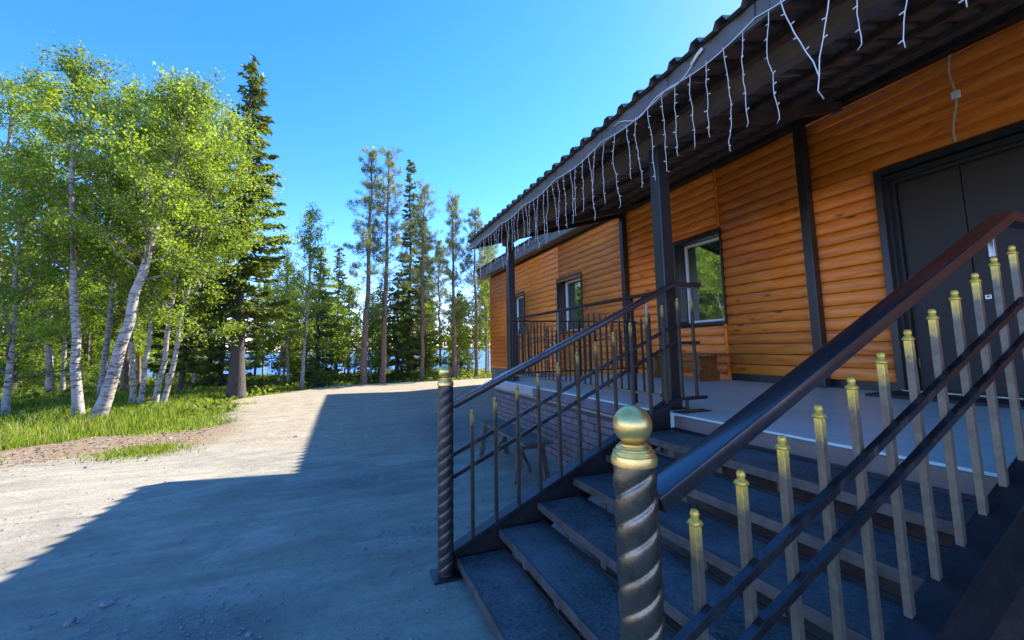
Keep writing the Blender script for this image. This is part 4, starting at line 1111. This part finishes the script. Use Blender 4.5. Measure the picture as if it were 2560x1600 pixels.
def put_tree(name, meshes, x, y, label, cat='tree', group=None, rz=0.0, s=1.0, dz=0.0, extra=None):
    e = thing(name, (x, y, float(ground_z(x, y))+dz), label, cat, group)
    e.rotation_euler = (0, 0, rz); e.scale = (s, s, s)
    for nm, me in zip(('trunk', 'branches', 'crown'), meshes):
        ob = bpy.data.objects.new(nm, me); C.objects.link(ob); ob.parent = e
        if nm != 'trunk': ob['kind'] = 'stuff'
    return e
def copy_tree(e, x, y, label, group, rz, s):
    c_ = e.copy(); C.objects.link(c_); c_.location = (x, y, float(ground_z(x, y))); c_.rotation_euler = (0, 0, rz); c_.scale = (s, s, s)
    c_['label'] = label; c_['group'] = group; c_.scale = (s, s, s*(0.85+0.3*((x*7.3+y*3.1) % 1.0)))
    for ch in e.children:
        k = ch.copy(); C.objects.link(k); k.parent = c_
    return c_

put_tree('birch_tree', birch(1, 7.9, (1.25, 0.1), 1.6, 13000, 0.40, 0.135, wob=0.10, nb=40), -4.84, 11.88, 'white-barked birch whose thick trunk leans right over the grass edge')
put_tree('birch_tree', birch(2, 8.7, (-0.6, 0.2), 1.35, 10000, 0.36, 0.10, wob=0.10), -5.35, 12.5, 'upright birch standing tight behind the leaning trunk')
put_tree('birch_tree', birch(3, 8.9, (-0.5, 0.2), 1.35, 9000, 0.34, 0.06, wob=0.14), -5.06, 14.2, 'slender birch, leftmost stem of the clump between leaning birch and spruce')
put_tree('birch_tree', birch(4, 8.2, (0.15, 0.4), 1.3, 8000, 0.36, 0.055, wob=0.14), -4.80, 13.9, 'slender crooked birch, second stem of the clump left of the big spruce')
put_tree('birch_tree', birch(5, 8.8, (0.35, -0.2), 1.65, 13000, 0.26, 0.065, wob=0.12, droop=0.03, nb=38), -4.48, 13.9, 'pink-white birch stem curving up from the middle of the clump')
put_tree('birch_tree', birch(6, 8.2, (0.9, 0.1), 1.75, 14000, 0.22, 0.06, wob=0.12, droop=0.04, nb=40), -4.30, 13.75, 'pink-white birch stem leaning right, rightmost of the clump')
put_tree('birch_tree', birch(7, 11.6, (-0.8, 0), 1.8, 12000, 0.22, 0.11), -9.3, 19.8, 'tall birch with a double-peaked crown at the left of the wood')
put_tree('birch_tree', birch(8, 9.2, (-0.3, 0), 1.9, 12000, 0.20, 0.11), -8.3, 15.2, 'dense birch crown cut by the left edge of the picture')
put_tree('birch_tree', birch(9, 11.0, (0.3, 0), 1.9, 12000, 0.22, 0.10), -7.4, 18.4, 'tall narrow birch behind the leaning birch', rz=0.6)
put_tree('birch_tree', birch(10, 10.6, (0.2, 0), 1.7, 9000, 0.35, 0.08), -5.4, 20.5, 'birch behind the clump, its crown touching the big spruce')
put_tree('birch_tree', birch(26, 6.4, (-0.2, 0), 1.6, 9000, 0.14, 0.07), -7.0, 13.4, 'low bushy birch in front of the wood near the left edge')
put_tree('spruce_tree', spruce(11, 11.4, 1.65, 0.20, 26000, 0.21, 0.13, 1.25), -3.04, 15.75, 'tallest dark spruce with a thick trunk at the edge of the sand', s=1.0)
put_tree('spruce_tree', spruce(12, 5.4, 1.3, 0.05, 9000, 0.09, 0.12), -5.6, 23.5, 'dark young spruce half hidden behind the birch clump')
put_tree('birch_tree', birch(13, 7.4, (0.1, 0), 1.05, 5600, 0.2, 0.07, droop=0.03), -1.39, 18.3, 'thin airy birch standing right of the big spruce')
put_tree('birch_tree', birch(14, 5.8, (-0.2, 0), 0.8, 2600, 0.3, 0.05), -2.04, 19.9, 'small crooked birch between the big spruce and the airy birch')
put_tree('spruce_tree', spruce(15, 5.6, 0.95, 0.08, 8000, 0.08, 0.11), -0.95, 20.4, 'short bushy spruce right behind the thin airy birch')
put_tree('spruce_tree', spruce(16, 7.2, 0.95, 0.16, 9000, 0.09, 0.12), -0.24, 25.0, 'narrow dark spruce standing alone left of the two tall pines')
put_tree('pine_tree', pine(17, 10.0, 1.15, 0.40, 520, 0.125), 0.89, 19.15, 'left one of the two tall bare-trunked pines at the sand edge')
put_tree('pine_tree', pine(18, 10.4, 1.1, 0.42, 520, 0.115), 1.62, 19.3, 'right one of the two tall bare-trunked pines at the sand edge')
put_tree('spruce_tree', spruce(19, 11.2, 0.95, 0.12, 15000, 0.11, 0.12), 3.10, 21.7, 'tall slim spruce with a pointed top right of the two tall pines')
put_tree('spruce_tree', spruce(20, 5.2, 1.15, 0.03, 9000, 0.10, 0.12, 1.3), 2.45, 21.2, 'low dark spruce with branches to the ground before the slim spruce')
put_tree('pine_tree', pine(21, 9.2, 1.2, 0.38, 520, 0.085, per=17), 3.47, 20.1, 'pine with yellow-green crown and thin straight trunk beside the slim spruce')
put_tree('pine_tree', pine(22, 9.1, 0.95, 0.42, 520, 0.10), 5.14, 20.6, 'straight pine standing alone left of the building corner')
put_tree('pine_tree', pine(23, 8.4, 0.9, 0.45, 480, 0.085), 6.2, 20.6, 'pine partly hidden by the far corner of the building')
put_tree('pine_tree', pine(24, 8.5, 0.85, 0.45, 480, 0.065), 4.5, 24.9, 'thin pine with dark trunk behind the far newel')
put_tree('pine_tree', pine(25, 8.0, 0.8, 0.45, 480, 0.06), 5.4, 25.3, 'thin pine nearer the lake left of the lone straight pine', rz=1.0)
put_tree('birch_tree', birch(27, 7.4, (0.1, 0), 1.1, 6500, 0.22, 0.06), 6.9, 21.2, 'yellow-green birch right against the building corner')
put_tree('birch_tree', birch(28, 3.9, (0.1, 0), 0.7, 2600, 0.18, 0.04), 0.7, 27.5, 'small pale birch near the water left of the tall pines')
put_tree('spruce_tree', spruce(29, 3.2, 0.75, 0.06, 4000, 0.05, 0.10), 6.1, 23.6, 'small young spruce just left of the building corner')
put_tree('pine_tree', pine(43, 7.6, 1.1, 0.30, 480, 0.07, per=18), 7.9, 23.0, 'bushy yellow-green pine seen between the canopy tip and the building corner')
put_tree('birch_tree', birch(44, 5.6, (0.1, 0), 1.2, 6000, 0.12, 0.05), 4.6, 27.6, 'low light green birch behind the thin pines near the lake')
put_tree('spruce_tree', spruce(45, 8.6, 1.0, 0.08, 11000, 0.10, 0.12), 3.9, 22.6, 'second slim spruce hidden behind the yellow-green pine')
put_tree('birch_tree', birch(46, 6.6, (0.1, 0), 1.1, 6000, 0.14, 0.05), -1.2, 22.8, 'bushy birch filling the gap behind the thin airy birch')
put_tree('birch_tree', birch(47, 5.2, (0.3, 0), 1.2, 6000, 0.10, 0.05), -2.6, 21.3, 'low leafy birch right behind the big spruce trunk')
put_tree('spruce_tree', spruce(48, 6.0, 1.2, 0.04, 9000, 0.08, 0.12), -4.3, 19.6, 'dark spruce with low branches just left of the big spruce trunk')
# far wood
pA = put_tree('spruce_tree', spruce(40, 8.5, 1.25, 0.17, 5500, 0.11, 0.16), -12.5, 24.0, 'dark spruce in the far wood behind the birches', group='trees of the far wood', rz=0)
pB = put_tree('birch_tree', birch(41, 8.5, (0.3, 0), 1.7, 5200, 0.24, 0.09, leaf=0.06, nb=24), -10.5, 27.0, 'birch in the far wood behind the birches at left', group='trees of the far wood')
pC = put_tree('pine_tree', pine(42, 9.0, 1.2, 0.4, 400, 0.10, per=11, nd=0.11), -9.0, 30.0, 'pine in the far wood behind the birches at left', group='trees of the far wood')
rnd = random.Random(5)
LAB = {'spruce_tree': 'dark spruce in the far wood behind the birches', 'birch_tree': 'birch in the far wood behind the birches at left', 'pine_tree': 'pine in the far wood behind the birches at left'}
spots = []
tries = 0
while len(spots) < 48 and tries < 4000:
    tries += 1
    x = rnd.uniform(-34, -4.2); y = rnd.uniform(17, 39)
    if x > -0.30*y+1.8 or x > -3.6: continue
    if x < -0.75*y-3: continue
    if min([math.hypot(x-a, y-b) for a, b in spots]+[9]) < 1.25: continue
    spots.append((x, y))
for i, (x, y) in enumerate(spots):
    src = (pA, pB, pB, pC, pB)[i % 5]
    copy_tree(src, x, y, LAB[src.name.split('.')[0]], 'trees of the far wood', rnd.uniform(0, 6), (rnd.uniform(0.45, 0.6) if i % 6 == 0 else rnd.uniform(0.6, 1.05)))
# a few thin young trees between the wood and the shore
for (x, y, s_, src, lab) in ((-3.6, 24.5, .55, pB, 'thin young birch by the shore seen left of the big spruce'), (-2.6, 27.5, .5, pA, 'small spruce by the shore seen right of the big spruce trunk'),
                       (-1.9, 30.0, .55, pB, 'thin young birch by the shore behind the airy birch'), (-4.6, 28.5, .6, pA, 'small spruce by the shore seen behind the birch clump')):
    copy_tree(src, x, y, lab, 'young trees by the shore', x, s_)
shore = [(-3.2, 31.5, .6, pA), (-0.6, 30.5, .5, pB), (1.8, 25.6, .5, pB), (2.6, 30.0, .55, pA), (3.4, 26.8, .6, pB), (5.6, 29.5, .6, pA), (6.6, 26.4, .6, pB), (7.6, 29.0, .7, pA), (8.4, 25.2, .75, pB), (7.3, 22.0, .6, pB), (0.2, 33.0, .45, pA), (-4.9, 33.0, .7, pB), (4.3, 32.5, .5, pB)]
for i, (x, y, s_, src) in enumerate(shore):
    copy_tree(src, x, y, 'small young tree by the shore behind the row of pines', 'young trees behind the row of pines', i*1.7, s_)
bushp = put_tree('birch_bush', birch(60, 2.6, (0.1, 0), 0.85, 3000, 0.06, 0.03, nb=20), -6.2, 21.8, 'low leafy bush on the forest floor among the trunks', 'bush', 'low bushes on the forest floor')
rnd = random.Random(9); bs_ = []
while len(bs_) < 34:
    x = rnd.uniform(-22, -2.0) if len(bs_) < 26 else rnd.uniform(-2, 7.5); y = rnd.uniform(19.5, 33)
    if poly_sd(np.array([x]), np.array([y]), GB)[0] < 1.2 or x < -0.72*y or min([math.hypot(x-a, y-b) for a, b in bs_]+[9]) < 1.0: continue
    bs_.append((x, y))
    k = copy_tree(bushp, x, y, 'low leafy bush on the forest floor among the trunks', 'low bushes on the forest floor', rnd.uniform(0, 6), rnd.uniform(0.45, 0.95) if x < -2 else rnd.uniform(0.35, 0.6))
for i, (x, y, s_) in enumerate(((-2.5, 22.6, 1.5), (-0.6, 21.9, 1.45), (0.3, 23.4, 1.6), (1.3, 21.6, 1.3), (2.1, 24.6, 1.7), (4.0, 23.6, 1.5), (5.7, 22.2, 1.55), (6.9, 24.4, 1.8), (-1.8, 25.5, 1.6), (4.7, 26.2, 1.7))):
    copy_tree(bushp, x, y, 'tall light green bush filling the gap between the trunks by the lake', 'tall bushes by the lake', i*2.1, s_)
# distant wood on the left shore, one mass
rs = np.random.RandomState(55); C_ = []; T_ = []
for k in range(150):
    y = rs.uniform(40, 62); x = -0.31*y-1.5-abs(rs.randn())*16; H = rs.uniform(6, 11); n = 190; u = rs.rand(n)**0.8
    sp_ = rs.rand() < 0.5; wd = (1.6*(1-u)+0.15) if sp_ else 1.5*np.sin(np.pi*np.clip(u*0.85+0.15, 0, 1))
    a = rs.rand(n)*6.28; rr = np.sqrt(rs.rand(n))*wd
    C_.append(np.stack([x+rr*np.cos(a), y+rr*np.sin(a), -0.6+H*(0.08+0.92*u)], -1)); T_.append(np.clip((0.12 if sp_ else 0.5)+0.3*rs.rand(n), 0, 1))
c = np.concatenate(C_)
Vl, Ql, Tl = cards(c, 0.28+0.2*rs.rand(len(c)), 0.6, rs, tint=np.concatenate(T_))
o = bpy.data.objects.new('far_wood', np_mesh('far_wood', Vl, Ql, M['under'], {'tint': Tl})); C.objects.link(o); tag(o, 'distant wood along the left shore', kind='stuff')

# small juniper bush
rs = np.random.RandomState(77); n = 2600
th = rs.rand(n)*6.28; rr = rs.rand(n)**0.5; zz = rs.rand(n)
c = np.stack([np.cos(th)*rr*0.55*(1-zz*0.6), np.sin(th)*rr*0.55*(1-zz*0.6), 0.05+zz*0.62*(1-0.3*rr)], -1)
Vl, Ql, Tl = cards(c, 0.07*(0.6+0.7*rs.rand(n)), 0.3, rs, dirs=c*np.array([1, 1, 1.5])+np.array([0, 0, 0.3]), tint=rs.rand(n)*0.6)
jb = thing('juniper_bush', (-0.75, 18.6, float(ground_z(-0.75, 18.6))), 'small round dark bush at the edge of the sand below the airy birch', 'bush')
ob = bpy.data.objects.new('crown', np_mesh('crown', Vl, Ql, M['spruce_leaf'], {'tint': Tl})); C.objects.link(ob); ob.parent = jb; ob['kind'] = 'stuff'

# grass
rs = np.random.RandomState(21)
def blades(x, y, h, lean, wd, tint, name, mat):
    n = len(x); z = ground_z(x, y); az = rs.rand(n)*6.28
    b = np.stack([x, y, z-0.01], -1); sd_ = np.stack([np.cos(az), np.sin(az), 0*az], -1)*wd[:, None]
    la = rs.rand(n)*6.28; ld = np.stack([np.cos(la), np.sin(la), 0*la], -1)*(lean*h)[:, None]; up = np.zeros((n, 3)); up[:, 2] = h
    V = np.stack([b-sd_, b+sd_, b+sd_*0.7+up*0.6+ld*0.35, b-sd_*0.7+up*0.6+ld*0.35, b+up+ld], 1).reshape(-1, 3)
    k = np.arange(n)[:, None]*5
    me = np_mesh(name, V, np.concatenate([k, k+1, k+2, k+3], 1), mat, {'tint': np.repeat(tint, 5)}, tris=np.concatenate([k+3, k+2, k+4], 1))
    o = bpy.data.objects.new(name, me); C.objects.link(o); return o
N = 330000
x = rs.uniform(-16, -1.2, N); y = rs.uniform(3, 24, N)
d = poly_sd(x, y, GB); nz = vnoise(x*1.8, y*1.8, 13)
rng = np.hypot(x, y)
keep = (d+0.45*nz+0.2*vnoise(x*6, y*6, 8) > rs.rand(N)*0.6) & (rs.rand(N) < np.clip((15/np.maximum(rng, 6))**1.6, 0.15, 1)*(0.65+0.5*nz)) & (x > -0.75*y-1.5)
x, y, d, rng, nz = x[keep], y[keep], d[keep], rng[keep], nz[keep]
tall = 0.08+0.13*ss(d/1.8)+0.03*nz
tall = np.where((x > -3.4), tall*0.55, tall)
h = np.clip(tall*(0.6+0.8*rs.rand(len(x))), 0.03, 0.4)
tint = np.clip(0.5+0.28*vnoise(x*0.8, y*0.8, 17)+0.28*rs.randn(len(x)), 0, 1)
o = blades(x, y, h, 0.55*np.ones(len(x))*rs.rand(len(x)), 0.004+0.0004*rng, tint, 'grass', M['grass']); tag(o, 'bright green grass below the birches', kind='stuff')
# sparse tufts on litter strip
N = 26000; x = rs.uniform(-12, -1.6, N); y = rs.uniform(2, 12, N); d = poly_sd(x, y, GB)
t_ = np.exp(-(((x+2.62)/0.33)**2+((y-7.85)/0.33)**2))
keep = ((d > -2.2) & (d < 0.1) & (vnoise(x*2.3, y*2.3, 31)+0.5*rs.rand(N) > 0.55) & (rs.rand(N) < 0.5))
x2 = rs.randn(2600)*0.24-2.62; y2 = rs.randn(2600)*0.24+7.85
x = np.concatenate([x[keep], x2]); y = np.concatenate([y[keep], y2])
o = blades(x, y, 0.025+0.05*rs.rand(len(x)), 0.8*rs.rand(len(x)), 0.006+0*x, np.clip(0.5+0.3*rs.randn(len(x)), 0, 1), 'grass_tufts', M['grass']); tag(o, 'thin grass tufts on the brown litter strip', kind='stuff')
# dry needles and leaf litter on the brown strip
N = 14000; x = rs.uniform(-9, -1.7, N); y = rs.uniform(3.5, 11, N); d = poly_sd(x, y, GB)
keep = (d > -1.7+0.5*rs.randn(N)*0.6) & (d < 0.3) & (x < -2.0-0.3*rs.rand(N))
x, y = x[keep], y[keep]; n = len(x); c = np.stack([x, y, ground_z(x, y)+0.006], -1); dd = rs.randn(n, 3); dd[:, 2] *= 0.08
Vl, Ql, Tl = cards(c, 0.012+0.022*rs.rand(n), 0.45, rs, dirs=dd*3, flat=0.85, tint=rs.rand(n))
M['litter'] = leaf_mat('dry_litter', (0.10, 0.06, 0.035), (0.50, 0.38, 0.24), 0.1)
o = bpy.data.objects.new('leaf_litter', np_mesh('leaf_litter', Vl, Ql, M['litter'], {'tint': Tl})); C.objects.link(o); tag(o, 'dry brown leaf and needle litter between grass and yard', kind='stuff')
# undergrowth
N = 60000; y = 12+24*rs.rand(N)**0.8; x = -26+34*rs.rand(N); d = poly_sd(x, y, GB); nz = vnoise(x*1.1, y*1.1, 41)
keep = (d > 0.15) & (nz+0.7*rs.rand(N) > 0.1) & (x > -0.75*y-2) & (x < 8.5)
x, y, nz, d = x[keep], y[keep], nz[keep], d[keep]; z = ground_z(x, y)+rs.rand(len(x))*(0.10+0.22*np.clip(nz, 0, 1)+0.08*ss(d/3))
c = np.stack([x, y, z], -1)
Vl, Ql, Tl = cards(c, 0.06+0.05*rs.rand(len(x)), 0.6, rs, tint=np.clip(0.45+0.4*vnoise(x*0.5, y*0.5, 43)+0.25*rs.randn(len(x)), 0, 1))
o = bpy.data.objects.new('undergrowth', np_mesh('undergrowth', Vl, Ql, M['under'], {'tint': Tl})); C.objects.link(o); tag(o, 'low berry plants covering the forest floor', kind='stuff')
